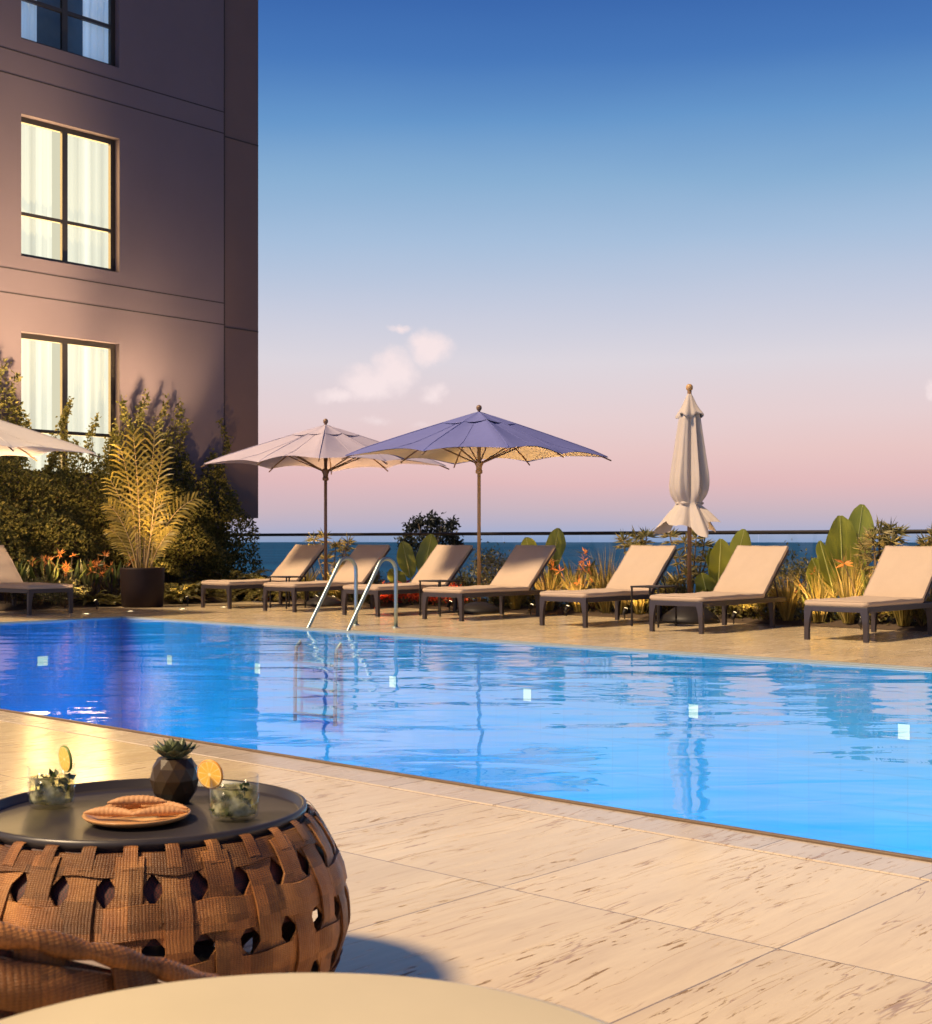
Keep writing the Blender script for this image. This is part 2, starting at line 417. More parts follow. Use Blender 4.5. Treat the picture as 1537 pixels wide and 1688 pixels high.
# vegetation
M['hedge'] = leafmat('climber_leaf', (.05,.055,.011), (.12,.115,.025), (.22,.19,.055), .3, .75)
M['stem'] = simple('woody_stem', (.10,.065,.035), .8, var=.3)
M['palm'] = leafmat('palm_leaf', (.19,.14,.018), (.28,.20,.03), (.36,.26,.05), .3)
M['palm_stem'] = simple('palm_stalk', (.40,.26,.10), .6, var=.3)
M['fern'] = leafmat('fern_leaf', (.08,.075,.018), (.15,.13,.03), (.22,.18,.05), .3)
M['paddle'] = leafmat('paddle_leaf', (.17,.21,.03), (.21,.24,.04), (.25,.26,.06), .45, .35)
M['paddle_rib'] = simple('leaf_midrib', (.34,.36,.12), .5)
M['spiky'] = leafmat('spiky_leaf', (.10,.10,.03), (.22,.19,.07), (.36,.28,.12), .3)
M['grass'] = leafmat('straw_grass', (.17,.14,.03), (.26,.20,.055), (.36,.27,.09), .3)
M['strap'] = leafmat('strap_leaf', (.06,.085,.02), (.12,.14,.035), (.18,.18,.06), .3)
M['orange'] = leafmat('orange_petal', (.75,.20,.03), (.80,.32,.08), (.85,.42,.16), .3)
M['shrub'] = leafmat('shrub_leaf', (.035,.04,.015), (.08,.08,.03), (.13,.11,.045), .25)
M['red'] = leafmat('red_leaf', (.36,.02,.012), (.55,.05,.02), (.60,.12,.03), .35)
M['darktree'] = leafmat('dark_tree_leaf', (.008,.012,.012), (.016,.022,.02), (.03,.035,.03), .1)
# foreground
m, g = mat('brown_rattan'); co = objco(g)
n = g.noise(co, 9, 4, .6); sp = g.n('ShaderNodeSeparateXYZ'); g.l(co, sp.inputs[0])
ang = g.m('ARCTAN2', sp.outputs[1], sp.outputs[0])
w1 = g.m('ABSOLUTE', g.m('SINE', g.m('MULTIPLY', g.m('ADD', sp.outputs[2], g.m('MULTIPLY', g.noise(co, 12, 2), .012)), 900)))
w2 = g.m('ABSOLUTE', g.m('SINE', g.m('MULTIPLY', g.m('ADD', ang, g.m('MULTIPLY', g.noise(co, 12, 2), .03)), 210)))
fib = g.noise(co, 230, 3, .6)
rr = g.m('ADD', g.m('MULTIPLY', g.m('ADD', w1, w2), .32), g.m('MULTIPLY', fib, .45))
isl = g.n('ShaderNodeNewGeometry').outputs['Random Per Island']
c = g.ramp(n, [(.3, (.13,.046,.014)), (.5, (.22,.09,.026)), (.72, (.34,.16,.05))])
c = g.mix(1.0, c, g.m('ADD', .45, g.m('MULTIPLY', rr, .85)), 'MULTIPLY')
c = g.mix(1.0, c, g.m('ADD', .6, g.m('MULTIPLY', isl, .7)), 'MULTIPLY')
cell = g.n('ShaderNodeCombineXYZ'); g.l(g.m('FLOOR', g.m('MULTIPLY', ang, 58/(2*PI))), cell.inputs[0]); g.l(g.m('FLOOR', g.m('MULTIPLY', sp.outputs[2], 2/.115)), cell.inputs[1])
wn = g.n('ShaderNodeTexWhiteNoise'); g.l(cell.outputs[0], wn.inputs[0])
c = g.mix(1.0, c, g.m('ADD', .62, g.m('MULTIPLY', wn.outputs[0], .76)), 'MULTIPLY')
g.l(principled(g, c, .5, 0, .4, bump(g, rr, .8, .003)), g.out); M['rattan'] = m
m, g = mat('dark_red_mesh'); co = objco(g)
ck = g.n('ShaderNodeTexChecker'); ck.inputs['Scale'].default_value = 260; g.l(co, ck.inputs['Vector'])
ck.inputs['Color1'].default_value = (.10,.018,.012,1); ck.inputs['Color2'].default_value = (.02,.006,.006,1)
g.l(principled(g, ck.outputs[0], .6), g.out); M['liner'] = m
M['tray'] = simple('black_tray', (.030,.026,.028), .38, var=.25, scale=6, bmp=.05)
M['cream_top'] = simple('cream_tabletop', (.53,.46,.31), .55, var=.06, scale=7, bmp=.1, bscale=30)
M['plate'] = simple('wooden_plate', (.52,.27,.10), .35, var=.2, scale=12)
M['bread'] = simple('baked_pastry', (.52,.27,.115), .65, var=.35, scale=30, bmp=.5, bscale=70)
M['ceramic'] = simple('dark_bronze_ceramic', (.045,.028,.013), .3, var=.3, scale=6, spec=.3)
M['succulent'] = leafmat('succulent_leaf', (.09,.12,.06), (.15,.17,.08), (.20,.20,.10), .1, .4)
M['mint'] = leafmat('mint_leaf', (.03,.06,.015), (.06,.09,.02), (.12,.13,.04), .4)
m, g = mat('tumbler_glass'); p = g.n('ShaderNodeBsdfGlass'); p.inputs['IOR'].default_value = 1.2; p.inputs['Roughness'].default_value = 0
tr = g.n('ShaderNodeBsdfTransparent'); tr.inputs[0].default_value = (.96,.97,.96,1)
FRN = g.n('ShaderNodeFresnel'); FRN.inputs[0].default_value = 1.45; fr = g.m('MULTIPLY', FRN.outputs[0], g.m('SUBTRACT', 1, g.n('ShaderNodeNewGeometry').outputs['Backfacing'])); gl = g.n('ShaderNodeBsdfGlossy'); gl.inputs['Roughness'].default_value = .02
mx = g.n('ShaderNodeMixShader'); g.l(fr, mx.inputs[0]); g.l(tr.outputs[0], mx.inputs[1]); g.l(gl.outputs[0], mx.inputs[2]); g.l(mx.outputs[0], g.out)
m.node_tree.nodes.remove(p); M['tumbler'] = m
m, g = mat('pale_drink'); tr = g.n('ShaderNodeBsdfTransparent'); tr.inputs[0].default_value = (.92,.90,.72,1)
co = objco(g); p = principled(g, g.ramp(g.noise(co, 40, 3), [(.35, (.30,.28,.10)), (.65, (.78,.74,.50))]), .15)
mx = g.n('ShaderNodeMixShader'); g.l(g.sstep(g.noise(co, 26, 3), .35, .75), mx.inputs[0]); g.l(tr.outputs[0], mx.inputs[1]); g.l(p, mx.inputs[2]); g.l(mx.outputs[0], g.out); M['drink'] = m
# citrus: segments by angle in the slice's own plane (x,z)
m, g = mat('citrus_flesh'); co = objco(g); s = g.n('ShaderNodeSeparateXYZ'); g.l(co, s.inputs[0])
ang = g.m('ARCTAN2', s.outputs[2], s.outputs[0]); rad = g.m('SQRT', g.m('ADD', g.m('POWER', s.outputs[0], 2), g.m('POWER', s.outputs[2], 2)))
seg = g.m('ABSOLUTE', g.m('SUBTRACT', g.m('FRACT', g.m('MULTIPLY', g.m('ADD', ang, PI), 10/(2*PI))), .5))
mem = g.m('MAXIMUM', g.sstep(seg, .42, .5), g.m('MAXIMUM', g.sstep(rad, .0265, .029), g.m('SUBTRACT', 1, g.sstep(rad, .002, .005))))
pulp = g.mix(g.noise(co, 300, 2), (.95,.42,.04), (1.0,.68,.14))
c = g.mix(mem, pulp, (1.0,.85,.45))
g.l(principled(g, c, .3), g.out); M['citrus'] = m
M['rind_orange'] = simple('orange_rind', (.75,.33,.04), .4)
M['rind_green'] = simple('lime_rind', (.18,.26,.05), .4)
def area(name, loc, size, power, col, direction, parent=None, sy=None):
    l = bpy.data.lights.new(name, 'AREA'); l.energy = power; l.color = col; l.size = size
    if sy: l.shape = 'RECTANGLE'; l.size_y = sy
    o = bpy.data.objects.new(name, l); C.objects.link(o); o.location = loc
    o.rotation_euler = Vector(direction).to_track_quat('-Z', 'Y').to_euler()
    if parent: o.parent = parent
    return o
def spot(name, loc, power, col, direction, angle, parent=None, blend=1.0, rad=.03):
    l = bpy.data.lights.new(name, 'SPOT'); l.energy = power; l.color = col; l.spot_size = angle; l.spot_blend = blend; l.shadow_soft_size = rad
    o = bpy.data.objects.new(name, l); C.objects.link(o); o.location = loc
    o.rotation_euler = Vector(direction).to_track_quat('-Z', 'Y').to_euler()
    if parent: o.parent = parent
    return o

# ------------------------------------------------------------------ setting
PU0, PU1, PV0, PV1 = -16.15, 6.5, 4.31, 10.80            # pool inner edge
CW = .23                                                 # near coping strip
BEDV, RAILV, BEDU, FACU = 15.3, 16.7, -18.95, -20.5
def sheet(rects, z): 
    b = MB()
    for (x0, x1, y0, y1) in rects: b.add([(x0,y0,z),(x1,y0,z),(x1,y1,z),(x0,y1,z)], [(0,1,2,3)])
    return b
tag(sheet([(-30, 16, -9, PV0-CW), (PU1+CW, 16, PV0-CW, PV1+.14), (-30, PU0-.14, PV0-CW, PV1+.14), (-30, 16, PV1+.14, 16.9)], 0).build('pool_deck', M['deck']), kind='structure')
b = MB()
b.box(((PU0+PU1)/2, PV0-CW/2-.001, -.04), (PU1-PU0+.02, CW-.004, .086))
b.box((PU1+CW/2, (PV0+PV1)/2, -.04), (CW-.004, PV1-PV0+.2, .086))
tag(b.build('pool_coping', M['coping'], bevel=.004), kind='structure')
b = MB(); b.box(((PU0+PU1)/2, PV0+.012, -.02), (PU1-PU0, .022, .062))
x = -2.36 - .585*24
tag(b.build('pool_lip', M['lip'], bevel=.003), kind='structure')
b = MB()      # pale overflow gutter on the far side and the end
b.box(((PU0+PU1)/2, PV1+.095, -.03), (PU1-PU0+.28, .085, .072)); b.box(((PU0+PU1)/2, PV1+.012, -.035), (PU1-PU0, .022, .064))
b.box((PU0-.095, (PV0+PV1)/2, -.03), (.085, PV1-PV0+.09, .072)); b.box((PU0-.012, (PV0+PV1)/2, -.035), (.022, PV1-PV0, .064))
tag(b.build('pool_gutter', M['gutter'], bevel=.004), kind='structure')
b = MB(); b.box(((PU0+PU1)/2, PV1+.038, -.045), (PU1-PU0+.1, .028, .07)); b.box((PU0-.038, (PV0+PV1)/2, -.045), (.028, PV1-PV0, .07))
tag(b.build('gutter_channel', M['gutter_dark']), kind='structure')
DEP = -2.1
b = MB()
b.add([(PU0,PV0,DEP),(PU1,PV0,DEP),(PU1,PV1,DEP),(PU0,PV1,DEP)], [(0,1,2,3)])
b.add([(PU0,PV1,DEP),(PU1,PV1,DEP),(PU1,PV1,-.02),(PU0,PV1,-.02)], [(0,1,2,3)])
b.add([(PU0,PV0,DEP),(PU0,PV1,DEP),(PU0,PV1,-.02),(PU0,PV0,-.02)], [(0,1,2,3)])
b.add([(PU1,PV1,DEP),(PU1,PV0,DEP),(PU1,PV0,-.02),(PU1,PV1,-.02)], [(0,1,2,3)])
b.add([(PU1,PV0,DEP),(PU0,PV0,DEP),(PU0,PV0,-.02),(PU1,PV0,-.02)], [(0,1,2,3)])
tag(b.build('pool_basin', M['pool']), kind='structure')
tag(sheet([(PU0-.001, PU1+.001, PV0-.001, PV1+.001)], -.014).build('pool_water', M['water']), kind='structure')
# planting bed sheets
def mound(x0, x1, y0, y1, n, m):
    P = []
    for i in range(n+1):
        row = []
        for j in range(m+1):
            a, c = i/n, j/m; e = min(a, 1-a)*n/3; f = min(c, 1-c)*m/3
            h = .005 + .07*min(1, e)*min(1, f) + .02*random.random()*min(1, e)*min(1, f)
            row.append((x0+(x1-x0)*a, y0+(y1-y0)*c, h))
        P.append(row)
    return MB().grid(P)
tag(mound(-18.9, 6, BEDV, 16.55, 120, 12).build('planting_bed_ground', M['soil']), kind='structure')
tag(mound(FACU+.02, BEDU, 8, 16.5, 12, 50).build('wall_bed_ground', M['soil']), kind='structure')
b = MB(); b.box((-7, 4, -2.6), (46.4, 26.2, .8)); b.box((-7, 16.95, -1.52), (46.4, .2, 3.0)); b.box((-7, -9.1, -1.52), (46.4, .2, 3.0)); b.box((16.1, 4, -1.52), (.2, 25.7, 3.0)); b.box((-30.1, 4, -1.52), (.2, 25.7, 3.0))
tag(b.build('terrace_base_ground', M['concrete']), kind='structure')
P = []
for i in range(41):
    row = []
    for j in range(31):
        v = 17.2 + 140*(j/30)**1.3; u = -90 + 160*i/40
        zz = -3.2 - 17*(j/30) + .5*math.sin(u*.17+j)+.4*math.sin(u*.41)
        row.append((u, v, min(zz, -2.6)))
    P.append(row)
tag(MB().grid(P).build('hillside_terrain', M['hill']), kind='structure')
SEA = -18.0
tag(sheet([(-26000, 26000, -2000, 24000)], SEA).build('sea_water', M['sea']), kind='structure')

# ------------------------------------------------------------------ pool lamps
lampx = []
def pool_light(loc, rz, label, power, wdt=.15):
    t = thing('pool_light', label, 'pool light', loc, rz, 'underwater lights in the pool wall')
    b = MB(); b.box((0, -.002, 0), (wdt+.014, .004, .139)); b.build('rim', M['pool'], t)
    b = MB(); b.box((0, -.0055, 0), (wdt, .003, .125)); b.build('lens', M['pool_lamp'], t)
    f = min(1, max(0, (loc[0]+11.5)/12)); area('pool_lamp', (0, -.03, 0), .15, power, (.12+.20*f,.42+.52*f,1.0), (0,-1,-.05), t)
    return t
LZ = -.53
desc = {425: 'square white underwater light left of the ladder in the pool wall', 648: 'square white underwater light below the right handrail of the ladder',
        870: 'square white underwater light in front of the fifth lounger from the left', 1144: 'square white underwater light beside the reflection of the folded parasol',
        1491: 'square white underwater light nearest the right edge of the pool', 280: 'small white underwater light near the far pool corner'}
for px in (280, 425, 648, 870, 1144, 1491):
    p, _ = onv(px, PV1); pool_light((p.x, PV1, LZ), 0, desc[px], 22, .10)
p, _ = onu(70, PU0); pool_light((PU0, p.y, LZ), R(90), 'square white underwater light in the short end wall of the pool', 22, .15)
for k in range(11):        # the same lights along the near wall
    t = pool_light((PU0+.9+1.75*k, PV0, LZ), PI, 'square underwater light in the near pool wall under the coping', 23)
    t.rotation_euler = (0, 0, PI)

# ------------------------------------------------------------------ hotel building
BV0, BV1, TOP = 10.9, 15.97, 13.0
hotel = thing('hotel_building', 'grey rendered hotel block with black framed lit windows at left', 'building', (FACU, BV0, 0))
W0, W1 = onu(35, FACU)[0].y - BV0, onu(197, FACU)[0].y - BV0
bays = [(2.17, 4.53), (5.78, 8.135), (9.38, 11.735)]
b = MB(); L = BV1 - BV0; TH = .32
zs = [-.02] + [z for q in bays for z in q] + [TOP]
b.box((-TH/2, W0/2, TOP/2), (TH, W0, TOP+.04)); b.box((-TH/2, (W1+L)/2, TOP/2), (TH, L-W1, TOP+.04))
for i in range(0, len(zs), 2):
    b.box((-TH/2, (W0+W1)/2, (zs[i]+zs[i+1])/2), (TH, W1-W0, zs[i+1]-zs[i]))
b.box((-4.2, L/2, TOP/2), (7.4, L, TOP))            # body of the building behind the rooms
b.build('wall', M['render_wall'], hotel)
b = MB()
for z in (9.14, 8.74, 5.54, 5.135): b.box((.0015, L/2, z), (.007, L, .018))
b.box((.0, L-.012, TOP/2), (.012, .022, TOP))
b.build('panel_joint', M['groove'], hotel)
b = MB(); e0 = onu(428, FACU)[0].y - BV0
b.box((-.22, (L+e0)/2+.004, (TOP+1.5)/2), (.36, e0-L-.006, TOP-1.5)); 
b.box((-1.4, (L+e0)/2-.05, (TOP+1.5)/2), (1.9, e0-L-.14, TOP-1.5))
b.build('corner_fin', M['dark_panel'], hotel)
for z in (8.70, 5.10): MB().box((-.036, (L+e0)/2, z), (.012, e0-L-.004, .02)).build('fin_joint', M['groove'], hotel)
b = MB(); b.box((-.62, (L+e0)/2-.2, 1.465), (.5, .5, .06)); b.build('soffit', M['dark_panel'], hotel)
b = MB(); b.box((-.5, L+.02, .7), (.4, .03, 1.5)); b.build('plinth', M['red_wall'], hotel)
b = MB(); b.box((-4.2, L/2, TOP+.1), (7.8, L+.3, .2)); b.build('roof', M['concrete'], hotel)
for i, (z0, z1) in enumerate(bays):
    lit = i < 2
    wdw = MB(); fw = .072; xx = -.17
    cy = (W0+W1)/2; ww = W1-W0; mul = W0 + ww*.475; tz = z0 + .74
    wdw.box((xx, W0+fw/2, (z0+z1)/2), (.07, fw, z1-z0)); wdw.box((xx, W1-fw/2-.01, (z0+z1)/2), (.07, fw+.02, z1-z0))
    wdw.box((xx, cy, z0+fw/2), (.066, ww-2*fw, fw)); wdw.box((xx, cy, z1-fw/2-.01), (.066, ww-2*fw, fw+.02))
    wdw.box((xx, mul, (z0+z1)/2), (.064, .105, z1-z0-2*fw)); wdw.box((xx-.002, cy, tz), (.058, ww-2*fw, .06))
    win = wdw.build('window', M['frame'], hotel)
    win['label'] = 'lit window with cream curtains' if lit else 'dim window with blue lit curtains'
    pn = MB(); pn.box((xx-.005, cy, (z0+z1)/2), (.006, ww-2*fw, z1-z0-2*fw)); pn.build('pane', M['win_glass'], win)
    for (c0, c1) in (((W0, W0+ww*.38), (mul+.02, W1+.03)) if lit else ((W0, W0+ww*.24), (mul+ww*.22, W1+.03))):
        P = []; n = 60
        for k in range(n+1):
            y = c0 + (c1-c0)*k/n; xw = -.262 + .020*math.sin(y*52+.8*math.sin(y*9)) + .012*math.sin(y*23)
            P.append([(xw, y, z0-.05), (xw, y, z1+.05)])
        MB().grid(P).build('curtain', M['curtain_lit' if lit else 'curtain_dim'], win)
    rm = MB(); rm.box((-.47, cy, (z0+z1)/2), (.02, ww+.4, z1-z0+.3)); rm.build('room', M['room_lit' if lit else 'room_dim'], win)
    if lit:
        rv = MB(); rv.box((-.34, cy, z0-.09), (.2, ww+.3, .02))
        area('room_lamp', (-.212, cy, (z0+z1)/2), ww*.9, 95, (1.0,.58,.20), (1,0,0), win, sy=2.2)

# garden lights, and deck uplights added to wash the hotel wall
def garden_light(loc, aim, power, label, angle=R(80), col=(1,.60,.24), soft=.03):
    t = thing('garden_spotlight', label, 'garden light', loc, 0, 'small spotlights in the planting beds')
    a = Vector(aim).normalized(); q = a.to_track_quat('Z', 'Y').to_matrix()
    MB().tube([(0,0,-.03),(0,0,.09)], .008, 8).build('stake', M['black_metal'], t)
    b = MB(); b.tube([Vector((0,0,.10))-a*.05, Vector((0,0,.10))+a*.045], [.022,.03], 14); b.build('housing', M['black_metal'], t)
    b = MB(); b.tube([Vector((0,0,.10))+a*.046, Vector((0,0,.10))+a*.050], .025, 14); b.build('lens', M['spot_lens'], t)
    spot('garden_lamp', Vector((0,0,.10))+a*.07, power, col, a, angle, t, 1.0, soft)
    return t
def added_deck_uplight(loc, aim, power, label, angle, col):  # fixture added to throw the warm wash onto the facade
    t = thing('recessed_uplight', label, 'deck light', loc, 0, 'uplights sunk flush into the deck')
    MB().lathe([(.0,.003),(.040,.003),(.042,.006),(.062,.006),(.066,.0015),(.066,-.02)], 28).build('trim_ring', M['steel'], t)
    MB().lathe([(.0,.0045),(.038,.0045)], 24).build('lens', M['spot_lens'], t)
    spot('uplight_lamp', (0,0,.03), power, col, aim, angle, t, 1.0, .22)
    return t
for (y, p, lab) in ((10.9, 3500, 'flush deck uplight beside the left lounger foot'), (11.75, 7500, 'flush deck uplight left of the pot near the pool corner'), (12.7, 1150, 'flush deck uplight straight in front of the pot'), (13.5, 19000, 'flush deck uplight right of the pot'), (14.5, 12500, 'flush deck uplight left of the first lounger')):
    added_deck_uplight((-17.35 if y > 11 else -17.2, y, 0), (-.61, 0, 1), p, lab, R(34), (1,.66,.32))

# ------------------------------------------------------------------ balustrade
rail = thing('glass_balustrade', 'frameless glass balustrade with thin black top rail along the terrace edge', 'balustrade', (0, RAILV, 0))
b = MB(); b.tube([(-22, 0, 1.175), (9, 0, 1.175)], .028, 10); b.build('top_rail', M['black_metal'], rail)
b = MB(); b.box((-6.5, 0, .03), (31, .09, .10)); b.build('base_shoe', M['black_metal'], rail)
for k in range(20):
    b = MB(); b.box((-21.2+1.55*k, 0, .615), (1.53, .012, 1.07)); b.build('glass_panel', M['rail_glass'], rail)

# ------------------------------------------------------------------ sun loungers (foot at -v, origin at foot centre)
def make_lounger():
    t = thing('sun_lounger', 'x', 'sun lounger', (0,0,0), 0, 'sun loungers around the pool')
    Wd, hinge, Lf = .72, 1.40, 1.98
    b = MB(); z = .335
    for s in (-1, 1): b.box((s*(Wd/2-.018), .98, z), (.036, 1.90, .055))
    b.box((0, .02, z), (Wd-.0, .04, .055)); b.box((0, hinge+.03, z), (Wd-.074, .04, .05)); b.box((0, 1.94, z), (Wd-.074, .04, .05))
    b.build('frame', M['lounger_metal'], t, bevel=.004)
    for (sx, y) in ((-1,.02),(1,.02),(-1,1.62),(1,1.62)):
        x = sx*(Wd/2-.024); bb = MB()
        P = []
        for k in range(7):
            q = k/6; zz = .335-.335*q; wdt = .024 + .030*(1-q)**3
            xi = x - sx*(.030*(1-q)**3)*.5
            P.append([(xi-wdt, y-.022, zz), (xi+wdt*1, y-.022, zz), (xi+wdt*1, y+.022, zz), (xi-wdt, y+.022, zz)] if True else None)
        P = [[(min(max(p[0], -Wd/2), Wd/2), p[1], p[2]) for p in r] for r in P]
        bb.grid(P, False, True); bb.build('leg', M['lounger_metal'], t)
    def cushion(w, l, th, n=10, m=16):
        top, bot = [], []
        P = []
        for i in range(m+1):
            row = []
            a = i/m
            for j in range(n+1):
                c = j/n; e = min(min(c, 1-c)*w, min(a, 1-a)*l)
                hgt = th*(.78 + .22*min(1, e/.06)**.5) + .004*math.sin(a*9+c*3) + .0035*math.sin(a*23+c*7)*math.sin(c*11+a*5) - .006*math.sin(PI*a)*math.sin(PI*c)
                row.append((w*(c-.5), l*a, hgt))
            P.append(row)
        q = MB().grid(P)
        mm = n+1
        ring = [(0, j) for j in range(n+1)] + [(i, n) for i in range(1, m+1)] + [(m, j) for j in range(n-1, -1, -1)] + [(i, 0) for i in range(m-1, 0, -1)]
        A = [P[i][j] for i, j in ring]
        def outw(p, d, z): 
            x = p[0] + (d if p[0] > w*.499 else -d if p[0] < -w*.499 else 0); y = p[1] + (d if p[1] > l*.999 else -d if p[1] < 1e-6 else 0)
            return (x, y, z)
        rows = [A, [outw(p, .012, th*.6) for p in A], [outw(p, .012, th*.3) for p in A], [outw(p, 0, 0) for p in A]]
        q.grid(rows, True, True)
        q.add(rows[-1], [list(range(len(ring)))])
        q.A = [outw(p, .004, p[2]) for p in A]
        return q
    q = cushion(Wd-.03, hinge-.02, .068, 14, 26); c = q.build('seat_cushion', M['cushion'], t); MB().tube(q.A + q.A[:1], .0055, 6, False).build('piping', M['cushion'], c); c.location = (0, .012, .3645)
    ang = R(44)
    q = cushion(Wd-.03, .82, .062, 14, 18); c = q.build('back_cushion', M['cushion'], t); MB().tube(q.A + q.A[:1], .0055, 6, False).build('piping', M['cushion'], c); c.location = (0, hinge+.005, .385); c.rotation_euler = (ang, 0, 0)
    b = MB()
    for s in (-1, 1): b.box((s*(Wd/2-.02), .41, -.014), (.034, .80, .026))
    b.box((0, .81, -.014), (Wd-.076, .03, .024)); b.box((0, .4, -.014), (Wd-.076, .03, .024))
    f = b.build('back_frame', M['lounger_metal'], t); f.location = (0, hinge+.005, .385); f.rotation_euler = (ang, 0, 0)
    b = MB()
    for s in (-1, 1): b.tube([(s*.26, hinge+.36, .72), (s*.26, hinge+.50, .345)], .009, 8)
    b.tube([(-.26, hinge+.50, .345), (.26, hinge+.50, .345)], .009, 8)
    b.build('prop', M['lounger_metal'], t)
    return t
LV = 13.2
proto = make_lounger()
feet = [(333,377), (435,485), (566,622), (697.5,761), (890,966), (1070.5,1159), (1325,1432)]
llab = ['beige sun lounger behind the ladder with its head left of the first open parasol pole', 'beige sun lounger seen through the ladder handrails, right of the first parasol pole',
        'beige sun lounger just right of the ladder, before two upright paddle leaves', 'beige sun lounger right of the blue violet parasol pole',
        'beige sun lounger left of the folded parasol, its side table at its right', 'beige sun lounger right of the folded parasol', 'beige sun lounger cut off by the right edge of the picture']
LU = []
for i, (a, c) in enumerate(feet):
    ua, uc = onv(a, LV)[0].x, onv(c, LV)[0].x; u = (ua+uc)/2
    print('lounger', i, round(u,2), 'width', round(uc-ua,2))
    o = proto if i == 0 else copy_tree(proto)
    o.location = (u, LV, 0); o['label'] = llab[i]; LU.append(u)
o = copy_tree(proto); o.location = (-17.58, 10.56, 0); o.rotation_euler = (0, 0, R(90)); o['label'] = 'beige sun lounger beside the wall bed at the left picture edge'

# ------------------------------------------------------------------ side tables
def make_table():
    t = thing('side_table', 'x', 'side table', (0,0,0), 0, 'black side tables between the loungers')
    MB().box((0,0,.49), (.42,.42,.02)).build('tabletop', M['black_metal'], t, bevel=.003)
    for sx in (-1,1):
        for sy in (-1,1): MB().box((sx*.195, sy*.195, .24), (.018,.018,.48)).build('leg', M['black_metal'], t)
    b = MB()
    for s in (-1,1): b.box((0, s*.195, .05), (.372,.014,.014)); b.box((s*.195, 0, .05), (.014,.372,.014))
    b.build('stretcher', M['black_metal'], t); return t
tb = make_table(); tlab = ['black square side table left of the ladder between two loungers', 'black square side table under the blue violet parasol', 'black square side table beside the folded parasol']
for i in range(3):
    o = tb if i == 0 else copy_tree(tb)
    u = (LU[2*i]+LU[2*i+1])/2 if i else (LU[0]+LU[1])/2
    o.location = (u - (.02 if i == 0 else .05), 14.05, 0); o['label'] = tlab[i]

# ------------------------------------------------------------------ open parasols
def make_parasol(canvas, underside, pole_mat, rib_mat, seed):
    rnd = random.Random(seed)
    t = thing('parasol', 'x', 'parasol', (0,0,0), 0, 'open parasols')
    H, RZ, HS = 2.95, 2.31, 1.40
    b = MB(); b.lathe([(.0,.0),(.33,0),(.335,.03),(.30,.075),(.18,.135),(.06,.165),(.0,.17)], 36); b.build('base', M['black_metal'], t)
    MB().tube([(0,0,.1),(0,0,2.93)], .026, 14).build('pole', pole_mat, t)
    b = MB(); b.lathe([(.03,2.04),(.05,2.05),(.052,2.09),(.042,2.10),(.045,2.15),(.066,2.19),(.066,2.225),(.03,2.23)], 20); b.build('hub', pole_mat, t)
    b = MB(); b.lathe([(.0,2.945),(.02,2.945),(.02,2.965),(.036,2.985),(.042,3.01),(.036,3.035),(.02,3.05),(.0,3.054)], 18); b.build('finial', M['wood_dark'], t)
    def rim(th):                 # square with corner at th=45deg
        k = 1/max(abs(math.cos(th)), abs(math.sin(th))); return HS*k
    rb = [k*PI/4 for k in range(8)]
    def zed(th, f, low=0):
        r = rim(th)*f
        z = H - (H-RZ)*(.92*f + .08*f*f)
        q = (th/(PI/4)) % 1; sag = math.sin(PI*q)
        z -= .085*sag*f*(1-f)*2.2                       # billow between the ribs
        z += .060*sag*max(0, (f-.72)/.28)**1.5          # scallop at the hem
        z += .012*math.sin(th*5+seed)*f - .02*max(0, (f-.9)/.1)
        return r, z - low
    def skin(low, f0, f1, n=14, m=96):
        P = []
        for i in range(n+1):
            f = f0 + (f1-f0)*i/n; row = []
            for j in range(m):
                th = 2*PI*j/m; r, z = zed(th, f, low)
                q = (th/(PI/4)) % 1; cut = 1 - .035*math.sin(PI*q)*max(0, (f-.6)/.4)
                row.append((r*cut*math.cos(th), r*cut*math.sin(th), z))
            P.append(row)
        return MB().grid(P, True, True)
    sk = skin(0, .012, 1)
    for k in range(16):          # stitched seams along and between the ribs
        th = k*PI/8; q = (th/(PI/4)) % 1; pts = []
        for i in range(9):
            f = .03 + .96*i/8; r, z = zed(th, f, -.002); cut = 1 - .035*math.sin(PI*q)*max(0, (f-.6)/.4); pts.append((r*cut*math.cos(th), r*cut*math.sin(th), z))
        sk.tube(pts, .008 if k % 2 == 0 else .005, 5)
    cn = sk.build('canopy', canvas, t)
    skin(.018, .03, .965).build('lining', underside, t)
    P = []
    for i in range(6):
        f = .01 + .27*i/5; row = []
        for j in range(96):
            th = 2*PI*j/96; r, z = zed(th, f)
            q = (th/(PI/4)) % 1
            row.append((r*math.cos(th), r*math.sin(th), z + .009 + (.016*math.sin(PI*q)**2 + .006*math.sin(th*3+seed))*(i/5)**2))
        P.append(row)
    MB().grid(P, True, True).build('vent_cap', canvas, cn)
    for th in rb:
        R1 = rim(th); pts = []
        for i in range(7):
            f = .02 + 1.0*i/6; r, z = zed(th, f, .028); pts.append((r*math.cos(th), r*math.sin(th), z))
        rr = MB().tube(pts, .0105, 6).build('rib', rib_mat, t)
        r, z = zed(th, .62 if R1 < 1.6 else .5, .04)
        MB().tube([(.05*math.cos(th), .05*math.sin(th), 2.20), (r*math.cos(th), r*math.sin(th), z)], .0105, 6).build('strut', rib_mat, rr)
    return t
pv = 14.92
p1 = make_parasol(M['canvas'], M['canvas'], M['wood_dark'], M['wood_dark'], 1)
p1.location = (onv(537, pv)[0].x, pv, 0); p1['label'] = 'open off white parasol whose pole stands left of the ladder top'
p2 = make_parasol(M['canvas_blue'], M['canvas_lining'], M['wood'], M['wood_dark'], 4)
p2.location = (onv(790, pv)[0].x, pv, 0); p2.rotation_euler = (0,0,R(8)); p2['label'] = 'open blue violet parasol with cream lining at the centre'
